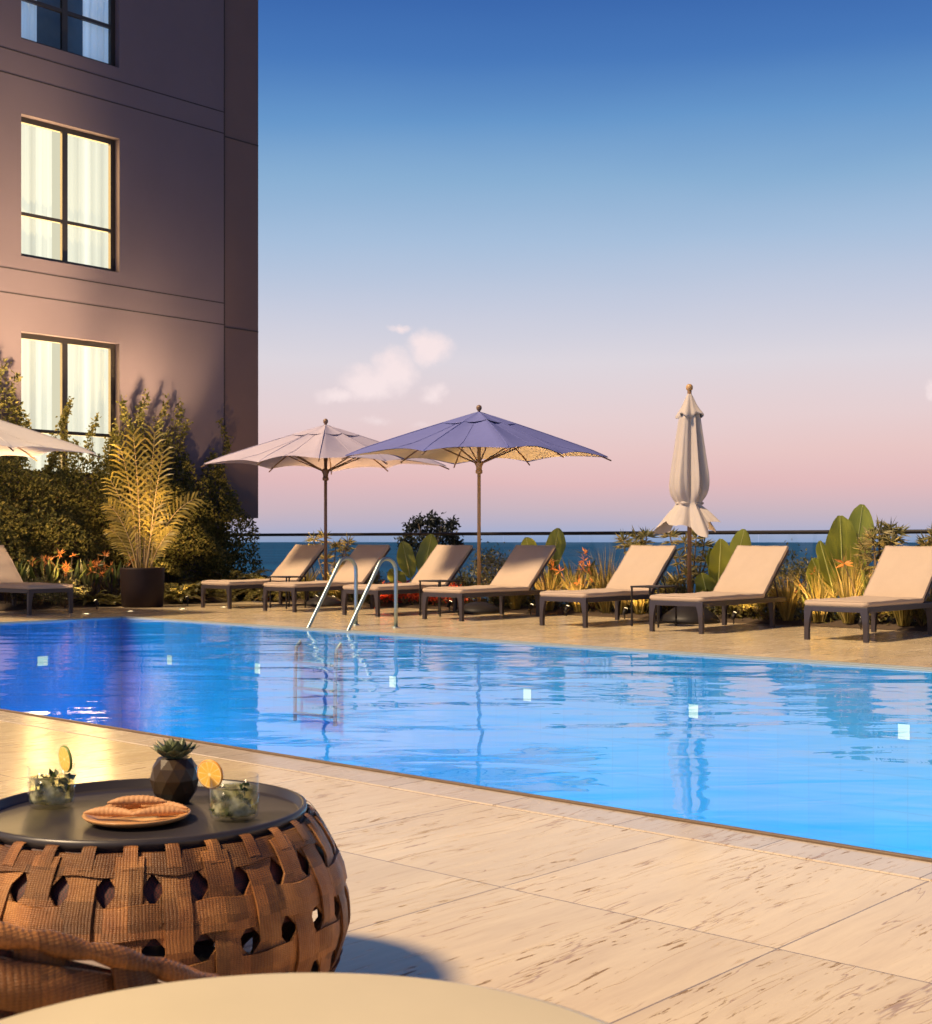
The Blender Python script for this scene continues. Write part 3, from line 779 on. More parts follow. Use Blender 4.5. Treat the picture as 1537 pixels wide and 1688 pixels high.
M['canvas_cream'] = fabric('cream_canvas', (.66,.60,.56), trans=.2)
p0 = make_parasol(M['canvas_cream'], M['canvas_cream'], M['wood_dark'], M['wood_dark'], 2); p0.location = (-18.0, 9.25, 0); p0.rotation_euler = (0,0,R(6)); p0['label'] = 'open cream parasol whose tip enters at the left edge above the lounger'

# ------------------------------------------------------------------ folded parasol
fp = thing('folded_parasol', 'closed stone grey parasol hanging in folds, tied near its hem', 'parasol', (onv(1137, 15.0)[0].x, 15.0, 0))
b = MB(); b.lathe([(.0,.0),(.38,0),(.385,.03),(.35,.09),(.2,.19),(.06,.24),(.0,.245)], 36); b.build('base', M['black_metal'], fp)
MB().tube([(0,0,.2),(0,0,3.0)], .028, 14).build('pole', M['wood_dark'], fp)
b = MB(); b.lathe([(.0,2.985),(.02,2.985),(.024,3.0),(.042,3.02),(.046,3.045),(.04,3.07),(.02,3.088),(.0,3.09)], 18); b.build('finial', M['wood'], fp)
prof = [(.05,2.86),(.085,2.78),(.115,2.70),(.135,2.55),(.16,2.35),(.19,2.12),(.22,1.92),(.23,1.76),(.21,1.65),(.175,1.58),(.15,1.545),(.158,1.51),(.20,1.45),(.26,1.37),(.32,1.29),(.355,1.24)]
def pleat(a, n, ph, jit):
    x = a*n/(2*PI) + ph + jit*math.sin(2*a+ph) ; x -= math.floor(x); return (1 - abs(2*x-1))**.8
def fold(r, z, a, j):
    k = j/(len(prof)-1)
    p1_ = pleat(a, 7, .3*math.sin(k*2.2), .22); p2_ = pleat(a, 17, .5+.4*math.sin(k*5), .3)
    amp = .40 if z > 1.6 else .24 if z > 1.5 else .42
    rr = r*(1 - amp*.55 + amp*p1_ + .07*(p2_-.5) + .07*math.sin(3*a+k*4))
    zz = z
    if z < 1.5: zz = z + (1.5-z)*(.28*math.sin(3*a+.6) + .35*(.5-p1_) + .14*math.sin(5*a+1.3)); rr *= 1 + .14*math.sin(3*a+2)
    return rr, zz
cn = MB().lathe(prof, 230, mod=fold).build('canopy', M['canvas_grey'], fp, sub=1)
cap = [(.012,2.985),(.035,2.95),(.065,2.88),(.10,2.79),(.145,2.72),(.165,2.685),(.15,2.67)]
def foldc(r, z, a, j):
    k = j/6; return r*(1+.20*k*math.sin(4*a+.7)+.09*k*math.sin(9*a)), z + .03*k*math.sin(4*a+2.2)
MB().lathe(cap, 96, mod=foldc).build('vent_cap', M['canvas_grey'], cn, sub=1)
b = MB(); b.lathe([(.150,1.565),(.166,1.555),(.166,1.535),(.150,1.525)], 48, mod=lambda r,z,a,j: (r*(1+.09*math.sin(8*a + 1.1*math.sin(2*a)+.55)+.07*math.sin(5*a+3)), z)); b.build('tie_strap', M['canvas_grey'], cn)

# ------------------------------------------------------------------ pool ladder
lad = thing('pool_ladder', 'stainless steel pool ladder with two arched handrails at the far pool edge', 'ladder', (0,0,0))
for (pb, pw_) in (((580,1031),(505,1043)), ((653,1034.5),(578,1046))):
    B = at(pb[0], pb[1], 0); u = B.x; v1 = 11.72
    pts = [(u, v1, 0), (u, v1, .30), (u, v1, .60)]
    cxv, czv, rr = v1-.16, .68, .16
    for k in range(1, 12):
        a = R(-8 + k*14.2); pts.append((u, cxv + rr*math.cos(a), czv + rr*math.sin(a)))
    last = pts[-1]; end = (u, 10.86, -.10)
    for q in (.25,.5,.75,1): pts.append((u, last[1]+(end[1]-last[1])*q, last[2]+(end[2]-last[2])*q))
    pts += [(u, 10.74, -.22), (u, 10.72, -.5), (u, 10.72, -1.1)]
    h = MB().tube(pts, .0235, 14).build('handrail', M['steel'], lad)
    MB().lathe([(.0,.012),(.045,.012),(.05,.004),(.05,0)], 20, (u, v1, 0)).build('flange', M['steel'], h)
ua, ub = at(580,1031).x, at(653,1034.5).x
for z in (-.4,-.7,-1.0):
    MB().box(((ua+ub)/2, 10.70, z), (ub-ua-.05, .08, .025)).build('tread', M['steel'], lad)

exec_marker = 'vegetation'
# ------------------------------------------------------------------ vegetation builders
def unit(v): return v/(np.linalg.norm(v, axis=-1, keepdims=True)+1e-9)
def rdirs(n, up=0.0):
    d = rng.normal(size=(n,3)); d[:,2] += up; return unit(d)
def climber(v0, v1, tops, label, n=5200, depth=.85, base_h=2.3, group='climbing shrubs against the hotel wall'):
    """leafy mass on the wall between v0 and v1, with taller shoots: tops = [(v, height, width)]"""
    vc = (v0+v1)/2
    t = thing('climbing_shrub', label, 'shrub', (FACU+.05, vc, .03), 0, group)
    pos = []
    k = int(n*.66)
    y = rng.uniform(v0-.12, v1+.12, k); z = rng.uniform(.15, 1, k)**.85
    hh = base_h*(1 + .10*np.sin(y*7.3) + .07*np.sin(y*17+1))
    z = z*hh
    dep = depth*np.clip(1.05-.55*(z/base_h)**2, .2, 1)*(1+.18*np.sin(y*5+z*3)+.12*np.sin(z*8+y*3))
    x = dep*(1-rng.random(k)**2.2*.75)
    pos.append(np.stack([x, y-vc, z], 1))
    for (sv, sh, sw) in tops:
        q = int(n*.34/len(tops)); f = rng.random(q)
        zz = .5 + (sh-.5)*f**.8
        wd_ = sw*np.clip(1.25-.9*(zz/sh)**2.2, .2, 1.2)
        wob = .10*np.sin(zz*6+sv*3)
        pos.append(np.stack([.10 + .30*rng.random(q)*np.clip(1.2-zz/sh, .25, 1), sv-vc+wob+wd_*rng.normal(0,.42,q).clip(-1,1), zz+rng.normal(0,.05,q)], 1))
    pos = np.concatenate(pos)
    d = rdirs(len(pos), .25); d[:,0] += .45; d = unit(d)
    b = MB(); b.leaves(pos, d, rng.uniform(.045,.085,len(pos)), rng.uniform(.030,.055,len(pos)))
    b.build('foliage', M['hedge'], t)
    b = MB()
    for (sv, sh, sw) in tops:
        b.tube([(.12, (sv-vc)*.6, 0), (.16, (sv-vc)*.9, sh*.4), (.14, sv-vc, sh*.9)], [.018,.012,.004], 6)
    for q in range(5):
        yy = v0+(v1-v0)*(q+.5)/5-vc; b.tube([(.2, yy*.5, 0), (.35, yy*.9, base_h*.45), (.3, yy, base_h*.85)], [.02,.013,.004], 6)
    b.build('stem', M['stem'], t); return t
def fern(loc, n, length, label, group='feathery shrubs by the wall', spread=1.0, mt='fern', lift=.9):
    t = thing('fern_bush', label, 'shrub', loc, 0, group); b = MB(); sb = MB()
    for i in range(n):
        a = random.uniform(0, 2*PI); L = length*random.uniform(.65, 1.1); el = random.uniform(.35, 1.25)*lift
        pts = []
        for k in range(9):
            s = k/8; r = L*s*math.cos(el)*(1+.25*s)*spread; z = L*(math.sin(el)*s - .42*s*s*s)
            pts.append(np.array([r*math.cos(a), r*math.sin(a), max(z, .01)]))
        sb.tube([tuple(p) for p in pts[::2]], [.006,.005,.004,.003,.0015], 4)
        pp = []; dd = []; ll = []
        for k in range(26):
            s = .15 + .85*k/25; q = s*8; i0 = min(int(q), 7); p = pts[i0]*(1-(q-i0)) + pts[i0+1]*(q-i0)
            tg = unit(pts[i0+1]-pts[i0]); sd_ = unit(np.cross(tg, [0,0,1.0]))
            for sgn in (-1,1):
                pp.append(p); dd.append(unit(sd_*sgn + tg*.7 + np.array([0,0,random.uniform(-.1,.35)]))); ll.append(L*.20*(1.15-s)*random.uniform(.8,1.2)+.015)
        b.leaves(np.array(pp), np.array(dd), np.array(ll), np.array(ll)*.22+.004)
    b.build('frond', M[mt], t); sb.build('stem', M['stem'], t); return t
def shrub(loc, rx, ry, h, n, label, mt='shrub', group='low shrubs in the planting bed', leaf=.06):
    t = thing('leafy_shrub', label, 'shrub', loc, 0, group)
    ncl = 26; cs = []
    while len(cs) < ncl:
        p = rng.uniform(-1, 1, 3)
        if np.linalg.norm(p) < 1: cs.append(p)
    cs = np.array(cs); idx = rng.integers(0, ncl, n)
    p = cs[idx]*.78 + rng.normal(0, .17, (n,3))
    pos = np.stack([p[:,0]*rx, p[:,1]*ry, (p[:,2]*.5+.52)*h], 1); pos[:,2] = np.maximum(pos[:,2], .02)
    b = MB(); b.leaves(pos, rdirs(n, .5), rng.uniform(.6,1.2,n)*leaf, rng.uniform(.5,.9,n)*leaf*.55); b.build('foliage', M[mt], t)
    sb = MB()
    for c in cs[::2]: sb.tube([(0,0,0), (c[0]*rx*.3, c[1]*ry*.3, h*.25), (c[0]*rx*.75, c[1]*ry*.75, max(.05, (c[2]*.5+.5)*h*.9))], [.012,.008,.003], 5)
    sb.build('stem', M['stem'], t); return t
def paddle_leaf(L, W, bend, n=14, m=8, seed=0):
    """upright broad leaf in local coords: stalk along z, blade spreads in x"""
    P = []; mid = []
    for i in range(n+1):
        s = i/n; wv = W*.5*(math.sin(PI*min(1, s**1.05*.975+.018)))**.5
        y = bend*s*s*L; z = L*s*(1-.10*abs(bend)*s); row = []
        for j in range(m+1):
            c = 2*j/m-1
            row.append((wv*c + .01*math.sin(s*9+seed)*abs(c), y - .16*wv*abs(c)**1.5 + .012*math.sin(s*16+c*3+seed)*abs(c), z - .04*abs(c)*wv))
        P.append(row); mid.append((0, y-.006, z))
    return P, mid
def paddle_plant(loc, leaves, label, group='broad paddle leaved plants behind the loungers'):
    """leaves: (azimuth lean x, base height, length, width, lean angle, yaw)"""
    t = thing('paddle_leaf_plant', label, 'plant', loc, HEAD, group)
    for q, (ox, stalk, L, W, lean, yaw, bend) in enumerate(leaves):
        P, mid = paddle_leaf(L, W, bend, seed=q*1.7)
        base = Vector((ox, .06*math.sin(q*2.3), 0)); Rm = Matrix.Rotation(lean, 4, 'Y') @ Matrix.Rotation(yaw, 4, 'Z')
        top = base + Vector((math.sin(lean)*stalk, 0, math.cos(lean)*stalk))
        f = lambda p: tuple(top + Rm @ Vector(p))
        lf = MB().grid([[f(p) for p in r] for r in P]).build('leaf', M['paddle'], t)
        MB().tube([tuple(Vector((ox*.3, 0, 0))), tuple(base*.7+top*.3), tuple(top)] + [f(p) for p in mid[1:-1:3]] + [f(mid[-1])], [.02,.016,.013]+[.009,.007,.005,.004,.003][:len(mid[1:-1:3])]+[.002], 6).build('midrib', M['paddle_rib'], lf)
    return t
def rosette_plant(loc, heads, label, group='spiky rosette shrubs', leaf=.20, n=34):
    t = thing('spiky_rosette_shrub', label, 'plant', loc, HEAD, group); b = MB(); sb = MB()
    for (x, y, z) in heads:
        c = np.array([x, y, z]); d = rdirs(n, .35); d[:,2] = np.abs(d[:,2])*.9 - .25; d = unit(d)
        b.leaves(np.repeat(c[None], n, 0), d, rng.uniform(.7,1.1,n)*leaf, np.full(n, leaf*.13), fold=.1)
        b.leaves(np.repeat(c[None]-np.array([0,0,.07]), n//2, 0), unit(d[:n//2]*np.array([1,1,.4])-np.array([0,0,.3])), rng.uniform(.6,.9,n//2)*leaf, np.full(n//2, leaf*.12), fold=.1)
        sb.tube([(x*.15, y*.15, 0), (x*.5, y*.5, z*.45), (x, y, z)], [.016,.012,.009], 6)
    b.build('leaf_rosette', M['spiky'], t); sb.build('stem', M['stem'], t); return t
def grass_clump(loc, n, h, label, mt='grass', wd_=.014, spread=.5, group='straw coloured grass clumps'):
    t = thing('grass_clump', label, 'grass clump', loc, 0, group); b = MB()
    a = rng.uniform(0, 2*PI, n); el = rng.uniform(0, spread, n)
    d1 = np.stack([np.sin(el)*np.cos(a), np.sin(el)*np.sin(a), np.cos(el)], 1)
    base = np.stack([np.cos(a)*.07*rng.random(n), np.sin(a)*.07*rng.random(n), np.zeros(n)], 1)
    L = h*rng.uniform(.55, 1.15, n)
    mid = base + d1*L[:,None]*.55
    d2 = unit(d1 + np.stack([np.cos(a), np.sin(a), -.5*np.ones(n)], 1)*.45*el[:,None]/max(spread,.1))
    sd_ = unit(np.cross(d1, rng.normal(size=(n,3))))*(wd_/2)
    tip = mid + d2*L[:,None]*.5
    v = np.stack([base-sd_, base+sd_, mid+sd_*.9, mid-sd_*.9, tip], 1).reshape(-1,3)
    fs = []
    for i in range(n): fs += [(5*i,5*i+1,5*i+2,5*i+3), (5*i+3,5*i+2,5*i+4)]
    b.add(v, fs); b.build('blade', M[mt], t); return t
def paradise(loc, nl, nf, h, label, group='orange flowered bird of paradise plants', yaw=None, fscale=1.0):
    t = thing('flowering_plant', label, 'plant', loc, HEAD, group); b = MB(); sb = MB()
    for i in range(nl):
        a = random.uniform(0, 2*PI); ln = random.uniform(.1,.6); H = h*random.uniform(.6,1.0)
        tip = np.array([math.cos(a)*math.sin(ln)*H, math.sin(a)*math.sin(ln)*H, math.cos(ln)*H])
        sb.tube([(0,0,0), tuple(tip*.5+np.array([0,0,.03])), tuple(tip*.72)], [.007,.006,.004], 5)
        d = unit(tip); b.leaves(tip[None]*.55, d[None], np.array([H*.5]), np.array([H*.13]), fold=.3)
    for i in range(nf):
        x, y = random.uniform(-.35,.35), random.uniform(-.2,.1); z = h*random.uniform(.62,1.05)
        c = np.array([x,y,z]); sb.tube([(x*.2,y*.2,0),(x*.6,y*.6,z*.6),tuple(c)], [.007,.006,.005], 5)
        fb = MB(); k = 9; d = rdirs(k, .4); d[:,1] -= .3; d = unit(d)
        fb.leaves(np.repeat(c[None],k,0), d, rng.uniform(.07,.14,k)*fscale, np.full(k,.024*fscale), fold=.15); fb.build('flower', M['orange'], t)
        b.leaves(c[None], unit(np.array([[random.choice((-1,1)),-.2,.25]])), np.array([.15*fscale]), np.array([.03]))
    b.build('foliage', M['strap'], t); sb.build('stem', M['stem'], t)
    return t

# climbers along the hotel wall
V = lambda px: onu(px, FACU+.3)[0].y
climber(10.1, V(2), [(10.4,3.3,.25),(10.9,3.7,.3)], 'climbing shrub on the wall cut by the left picture edge', 4200)
climber(V(2), V(52), [(V(8),3.95,.26),(V(30),3.75,.20),(V(43),3.2,.12)], 'tall climbing shrub left of the lowest lit window', 6000)
climber(V(52), V(112), [(V(88),2.75,.14),(V(115),3.35,.15)], 'climbing shrub under the lit window with one thin shoot', 5600, base_h=2.2)
climber(V(112), V(188), [(V(158),3.15,.12),(V(135),2.7,.2),(V(188),3.05,.12),(V(198),2.9,.14)], 'climbing shrub behind the potted palm rising before the window frame', 7000, base_h=2.25)
climber(V(188), V(262), [(V(216),3.45,.17),(V(243),3.62,.17),(V(228),2.9,.22)], 'climbing shrub right of the lit windows with two tall shoots', 7000, base_h=2.35)
climber(V(262), V(322), [(V(272),3.55,.22),(V(295),3.5,.26),(V(310),3.2,.14),(V(285),2.9,.3)], 'broad topped climbing shrub on the bare wall right of the palm', 6500, base_h=2.2)
climber(V(322), 15.95, [(V(360),2.65,.3),(V(374),3.25,.18),(V(374),2.4,.25),(V(345),2.3,.25)], 'climbing shrub on the building corner under the dark fin', 6000, base_h=1.75)

# potted palm
pl = onu(235, -18.42)[0]
pot = thing('potted_palm', 'feathery yellow green palm in a round dark pot by the pool corner', 'potted plant', (pl.x, pl.y, 0), HEAD)
MB().lathe([(.0,0),(.30,0),(.325,.02),(.345,.35),(.352,.60),(.352,.625),(.335,.63),(.325,.60),(.32,.53),(.0,.53)], 44).build('pot', M['pot'], pot)
MB().lathe([(.0,.545),(.31,.54)], 24).build('soil', M['soil'], pot)
fr = [(-.04,-.04,2.20,-.02,.06), (.08,.02,2.24,.05,.04), (.14,-.03,1.95,.10,.12), (-.10,.02,2.0,-.08,.14), (-.16,.0,1.55,-.14,.32), (.2,.03,1.45,.24,.75), (-.12,-.06,1.20,-.20,.45), (.10,-.07,1.30,.12,.30), (.2,-.04,.8,.30,.5), (-.2,0,.8,-.30,.5), (0,.08,1.75,.0,.1)]
for q, (bx, by, L, lean, curl) in enumerate(fr):
    pts = []
    for k in range(13):
        s = k/12; a = lean + (curl*s*s*1.15)*(1 if lean >= 0 else -1)
        if k == 0: p = np.array([bx*.55, by*.55, .55])
        else: p = p + np.array([math.sin(a), .04*math.sin(q*2.1)-.06*s, math.cos(a)])*L/12
        pts.append(p.copy())
    fb = MB().tube([tuple(p) for p in pts], [.013-.010*k/12 for k in range(13)], 6)
    f = fb.build('frond', M['palm_stem'], pot)
    pp, dd, ll = [], [], []
    for k in range(16):
        s = .28 + .72*k/15; x = s*12; i0 = min(int(x), 11); p = pts[i0]*(1-(x-i0))+pts[i0+1]*(x-i0); tg = unit(pts[i0+1]-pts[i0])
        sd_ = unit(np.cross(tg, [0,-1.0,.15]))
        for sg in (-1,1):
            pp.append(p); dd.append(unit(sd_*sg*1.0 + tg*(.55+.5*s) + np.array([0,random.uniform(-.35,.1),.05])))
            ll.append((.16+.22*math.sin(PI*min(1,(s-.25)/.8))**.8)*random.uniform(.85,1.1)*(L/2.0)**.5)
    lb = MB(); pp, dd, ll = map(np.array, (pp, dd, ll)); n = len(pp)
    # leaflets that droop: two segments
    nrm = np.tile(np.array([[0,-1.0,.3]]), (n,1))+rng.normal(0,.25,(n,3))
    sdv = unit(np.cross(dd, nrm))*.019
    m1 = pp+dd*ll[:,None]*.55; tp = pp+dd*ll[:,None]; tp[:,2] -= ll*.22
    v = np.stack([pp-sdv*.5, pp+sdv*.5, m1+sdv, m1-sdv, tp], 1).reshape(-1,3); fs = []
    for i in range(n): fs += [(5*i,5*i+1,5*i+2,5*i+3),(5*i+3,5*i+2,5*i+4)]
    lb.add(v, fs); lb.build('leaflets', M['palm'], f)
b = MB()
for a in range(12):
    an = a*PI/6; r = .06+.1*random.random(); b.tube([(r*math.cos(an), r*math.sin(an), .53), (r*1.5*math.cos(an), r*1.5*math.sin(an), .53+random.uniform(.35,.8))], [.012,.003], 6)
b.build('stalk', M['palm_stem'], pot)

# ferns and flowers in the wall bed
def bedp(px, u): return onu(px, u)[0]
for px, u, n, L, lab in ((150,-19.1,34,.42,'low leafy fern beside the left lounger foot'), (185,-18.95,30,.36,'low fern touching the left side of the dark pot'), (292,-18.85,46,.55,'fern bush touching the right side of the dark pot'), (320,-19.0,46,.70,'fern bush between the pot and the first lounger')):
    p = bedp(px, u); fern((p.x, p.y, .04), n, L, lab)
for px, v, n, L, lab in ((352,15.0,60,.85,'wide fern bush behind the foot of the first lounger'), (398,15.4,56,1.0,'tall fern bush against the sea, left of the first lounger back'), (440,15.45,50,.85,'fern bush right behind the first lounger back'), (468,15.5,40,.7,'dark fern bush at the end of the fern row, near the first pole')):
    p = onv(px, v)[0]; fern((p.x, p.y, .04), n, L, lab)
for px, u, nl, nf, h, lab in ((20,-19.4,16,3,.75,'orange flowered plant behind the left lounger back'), (75,-19.35,22,7,.85,'orange flowered plant directly right of the left lounger back'), (110,-19.25,22,7,.75,'orange flowered plant behind the left lounger foot'), (150,-19.3,22,7,.75,'orange flowered plant halfway between lounger foot and pot'), (185,-19.2,22,6,.72,'orange flowered plant touching the pot at its left')):
    p = bedp(px, u); paradise((p.x, p.y, .04), nl, nf, h, lab)
for px, u, lab in ((60,-19.0,'dark low shrub under the left lounger'), (105,-18.95,'dark low shrub beside the left lounger foot'), (215,-19.15,'dark low shrub behind the pot')):
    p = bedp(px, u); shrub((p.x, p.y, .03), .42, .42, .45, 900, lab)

# bed behind the loungers
def bp(px, v=15.7): p = onv(px, v)[0]; return (p.x, p.y, .05)
def Yb(px, v=15.7): return onv(px, v)[1]
def paddle_from_px(px, specs, label, v=15.75):
    """specs: (base px offset, tip px, tip py, width px, stalk fraction, yaw)"""
    Y = Yb(px, v); k = Y/FPX; Ls = []
    for (bo, tx, ty, wpx, sf, yaw, bend) in specs:
        dx = (tx-px)*k - bo*k; tz = zat(ty, Y) - .05; ln = math.atan2(dx, tz); tot = math.hypot(dx, tz)
        Ls.append((bo*k, tot*sf, tot*(1-sf)*1.03, wpx*k*1.12, ln, yaw, bend))
    return paddle_plant(bp(px, v), Ls, label)
paddle_from_px(686, [(0,664,894,27,.42,.2,.04),(4,711,882,32,.38,-.3,.05),(-6,645,938,25,.4,.3,.1),(6,735,950,18,.45,.2,.2)], 'paddle leaf plant with two upright leaves left of the third lounger back')
paddle_from_px(893, [(-2,868,887,30,.55,.1,.03),(4,921,872,31,.5,-.3,.05),(8,915,925,22,.4,.6,.1)], 'paddle leaf plant peeking over the fourth lounger back')
paddle_from_px(1185, [(-4,1189,890,34,.42,.2,.02),(8,1228,874,35,.4,-.35,.05),(-14,1158,945,36,.35,.35,.1),(2,1172,905,24,.4,.6,.04)], 'paddle leaf plant between the folded parasol and the sixth lounger')
paddle_from_px(1392, [(0,1386,853,52,.32,.15,.02),(6,1424,834,44,.38,-.35,.04),(-8,1352,893,28,.4,.35,.05),(-12,1344,922,46,.25,.25,.08),(10,1428,935,34,.3,-.5,.1)], 'tallest paddle leaf plant left of the right edge lounger', 15.65)
def ros(px, heads, label, v=15.85, **kw):
    Y = Yb(px, v); k = Y/FPX
    rosette_plant(bp(px, v), [((x-px)*k, random.uniform(-.2,.2), zat(y, Y)) for x, y in heads], label, **kw)
ros(545, [(516,895),(535,890),(553,906),(566,912),(575,900),(540,925),(562,938),(580,930)], 'spiky rosette shrub beside the first parasol pole')
ros(1050, [(1028,898),(1052,893),(1068,890),(1040,905),(1060,905)], 'spiky rosette shrub above the fifth lounger back', 15.9)
ros(1138, [(1108,890),(1128,900),(1150,893),(1163,905),(1120,925),(1148,930),(1165,930),(1132,950),(1155,955),(1115,965)], 'spiky rosette shrub around the folded parasol pole', 15.7)
ros(1455, [(1434,893),(1452,882),(1470,878),(1484,886),(1446,905),(1462,900),(1428,912),(1440,930),(1475,905),(1430,945)], 'spiky rosette shrub at the left of the right edge lounger back', 15.7)
ros(1532, [(1532,893),(1548,888),(1525,905),(1545,905)], 'spiky rosette shrub at the right picture edge', 15.9)
for px, v, nl, nf, h, lab in ((945,15.7,20,4,.80,'orange flowered plant with tall dark leaves behind the fourth lounger'), (985,15.6,18,4,.65,'orange flowered plant left of the fifth lounger back'), (918,15.6,14,3,.7,'orange flowered plant right at the fourth lounger back edge'), (1340,15.6,16,2,.6,'orange flowered plant right of the sixth lounger back'), (1432,15.5,12,2,.75,'orange flowered plant at the foot of the tallest paddle leaves')):
    paradise(bp(px, v), nl, nf, h, lab, fscale=1.15)
gl_ = [(505,15.55,'straw grass clump left of the first parasol pole'), (560,15.5,'straw grass clump right of the first parasol pole'), (905,15.45,'straw grass clump left under the fifth lounger'), (955,15.45,'straw grass clump in the middle under the fifth lounger'), (1000,15.5,'tall straw grass clump before the fifth lounger back'), (1025,15.45,'straw grass clump right under the fifth lounger'), (1055,15.5,'straw grass clump left of the side table by the folded parasol'), (1300,15.45,'straw grass clump under the sixth lounger head'), (1350,15.45,'straw grass clump at the left foot of the last lounger'), (1400,15.45,'straw grass clump under the tallest paddle leaves'), (1490,15.45,'straw grass clump under the last lounger'), (850,15.45,'straw grass clump beneath the fourth lounger head')]
for i, (px, v, lab) in enumerate(gl_):
    grass_clump(bp(px, v), 150, .85 if 'tall' in lab else .62, lab, spread=.42)
for px, v, rx, h, lab in ((818,15.9,.55,.95,'brown green bush between the third lounger and the blue violet parasol pole'), (770,15.95,.4,.6,'low bush behind the third lounger back'), (1300,15.75,.45,.95,'dark bush at the right side of the sixth lounger back'), (1240,15.9,.45,.55,'low bush behind the sixth lounger back'), (480,15.9,.4,.5,'low bush behind the first lounger, before the sea'), (610,15.9,.5,.55,'low bush behind the second lounger back'), (1085,15.95,.5,.6,'low bush behind the fifth lounger back'), (1500,15.95,.5,.7,'low bush behind the last lounger back'), (870,15.95,.4,.55,'low bush behind the fourth lounger back'), (985,15.95,.5,.45,'low bush behind the orange flowers before the sea')):
    shrub(bp(px, v), rx, .3, h, 1500, lab)
for px, lab in ((600,'low shrub at the bed edge under the second lounger'), (845,'low shrub at the bed edge right of the blue violet parasol base'), (1110,'low shrub at the bed edge behind the folded parasol base'), (1215,'low shrub at the bed edge under the sixth lounger'), (1265,'low shrub at the bed edge under the sixth lounger head'), (1445,'low shrub at the bed edge under the last lounger'), (1520,'low shrub at the bed edge by the right picture edge')):
    shrub(bp(px, 15.5), .4, .2, .36, 900, lab, 'fern', 'low edging shrubs')
ORD = ['first', 'second', 'third', 'fourth', 'fifth', 'sixth', 'last']
for i, u in enumerate(LU):
    for dx, side in ((-.55, 'left'), (.05, 'middle'), (.6, 'right')):
        if i in (2, 3) and side != 'right': continue
        hh = random.uniform(.30, .46)
        shrub((u+dx+random.uniform(-.08,.08), 15.62, .05), .42, .22, hh, 800, f'olive edging shrub behind the {side} of the {ORD[i]} lounger head', 'fern', 'olive edging shrubs along the bed', .05)
for px, lab in ((632,'red leaved plant behind the ladder, left of the third lounger foot'), (668,'red leaved plant under the third lounger'), (705,'red leaved plant between the third and fourth loungers'), (748,'red leaved plant left of the blue violet parasol base')):
    shrub(bp(px, 15.45), .36, .2, .34, 900, lab, 'red', 'red leaved plants in the bed', .055)
n = 16000
pos = np.stack([rng.uniform(-18.6, 5.8, n), rng.uniform(15.42, 16.5, n), .04 + .30*rng.random(n)**1.3], 1)
pos[:,2] *= .75 + .35*np.sin(pos[:,0]*4.1)*np.sin(pos[:,0]*1.7+2)
b = MB(); b.leaves(pos, rdirs(n, .6), rng.uniform(.05,.10,n), rng.uniform(.02,.035,n))
tag(b.build('ground_cover', M['fern']), 'low olive ground cover filling the bed behind the loungers', 'ground cover', kind='stuff')
# bed lights
for px, lab, p in ((520,'small garden light left of the first parasol base',60), (611,'small garden light left of the red leaved plants',60), (741,'small garden light at the right end of the red leaved plants',60), (875,'small garden light under the fourth lounger head',80), (934,'small garden light under the fifth lounger',80), (1030,'small garden light beside the grass near the side table',80), (1210,'small garden light under the sixth lounger',80), (1330,'small garden light by the left leg of the last lounger',80), (1420,'small garden light under the last lounger',80)):
    q = onv(px, 15.08)[0]; garden_light((q.x, q.y, 0), (0, .7, 1), p*.85, lab, R(120))
for (u, v, aim, p, lab) in ((-18.25, 11.75, (-.8,-.15,1), 270, 'small garden light on the deck left of the pot'), (-18.25, 13.45, (-.8,.25,1), 340, 'small garden light on the deck right of the pot'),
        (-17.9, 14.75, (-.25,.8,1), 260, 'small garden light on the deck behind the first lounger foot'), (-16.55, 15.1, (-.1,.8,1), 200, 'small garden light at the bed edge behind the first lounger')):  # these two added to brighten the ferns
    garden_light((u, v, 0), aim, p, lab, R(88), (1,.60,.24))

# tree beyond the balustrade
TY = 46.0
tp = cw((710-CX)/FPX*TY, TY); tk = TY/FPX
tree = thing('dark_tree', 'small dark tree crown rising behind the balustrade against the sea', 'tree', (tp.x, tp.y, -6.0))
b = MB(); cz = zat(885, TY)+6.0
b.tube([(0,0,-.5),(.05,0,2),(0,.05,4.5),(.02,0,cz)], [.16,.13,.10,.05], 8)
for (dx, dy, dz) in ((-.6,.1,.3),(.6,-.1,.35),(.1,.3,.6),(-.3,-.3,.5),(.35,.2,.1)): b.tube([(0,0,cz-1.0),(dx*.5,dy*.5,cz-.3),(dx,dy,cz+dz)], [.05,.03,.012], 6)
b.build('trunk', M['stem'], tree)
cl_ = [(668,890,14),(678,870,13),(690,862,13),(700,880,20),(712,858,14),(720,868,18),(735,876,14),(745,866,10),(748,890,13),(728,895,20),(690,900,22),(755,900,9),(710,910,30),(672,905,14),(745,912,16)]
pos = []
for (x, y, r) in cl_:
    c = np.array([(x-CX)/FPX*TY-(710-CX)/FPX*TY, 0, zat(y, TY)+6.0]); q = rng.normal(0, .42, (190,3))*r*tk
    q[:,1] *= 1.2; pl_ = c + q + np.array([0, rng.uniform(-.5,.5), 0])
    pos.append(np.stack([pl_[:,0]*RT.x + pl_[:,1]*FW.x, pl_[:,0]*RT.y + pl_[:,1]*FW.y, pl_[:,2]], 1))
pos = np.concatenate(pos); n = len(pos)
b = MB(); b.leaves(pos, rdirs(n, .3), rng.uniform(.10,.18,n), rng.uniform(.06,.09,n)); b.build('crown', M['darktree'], tree)

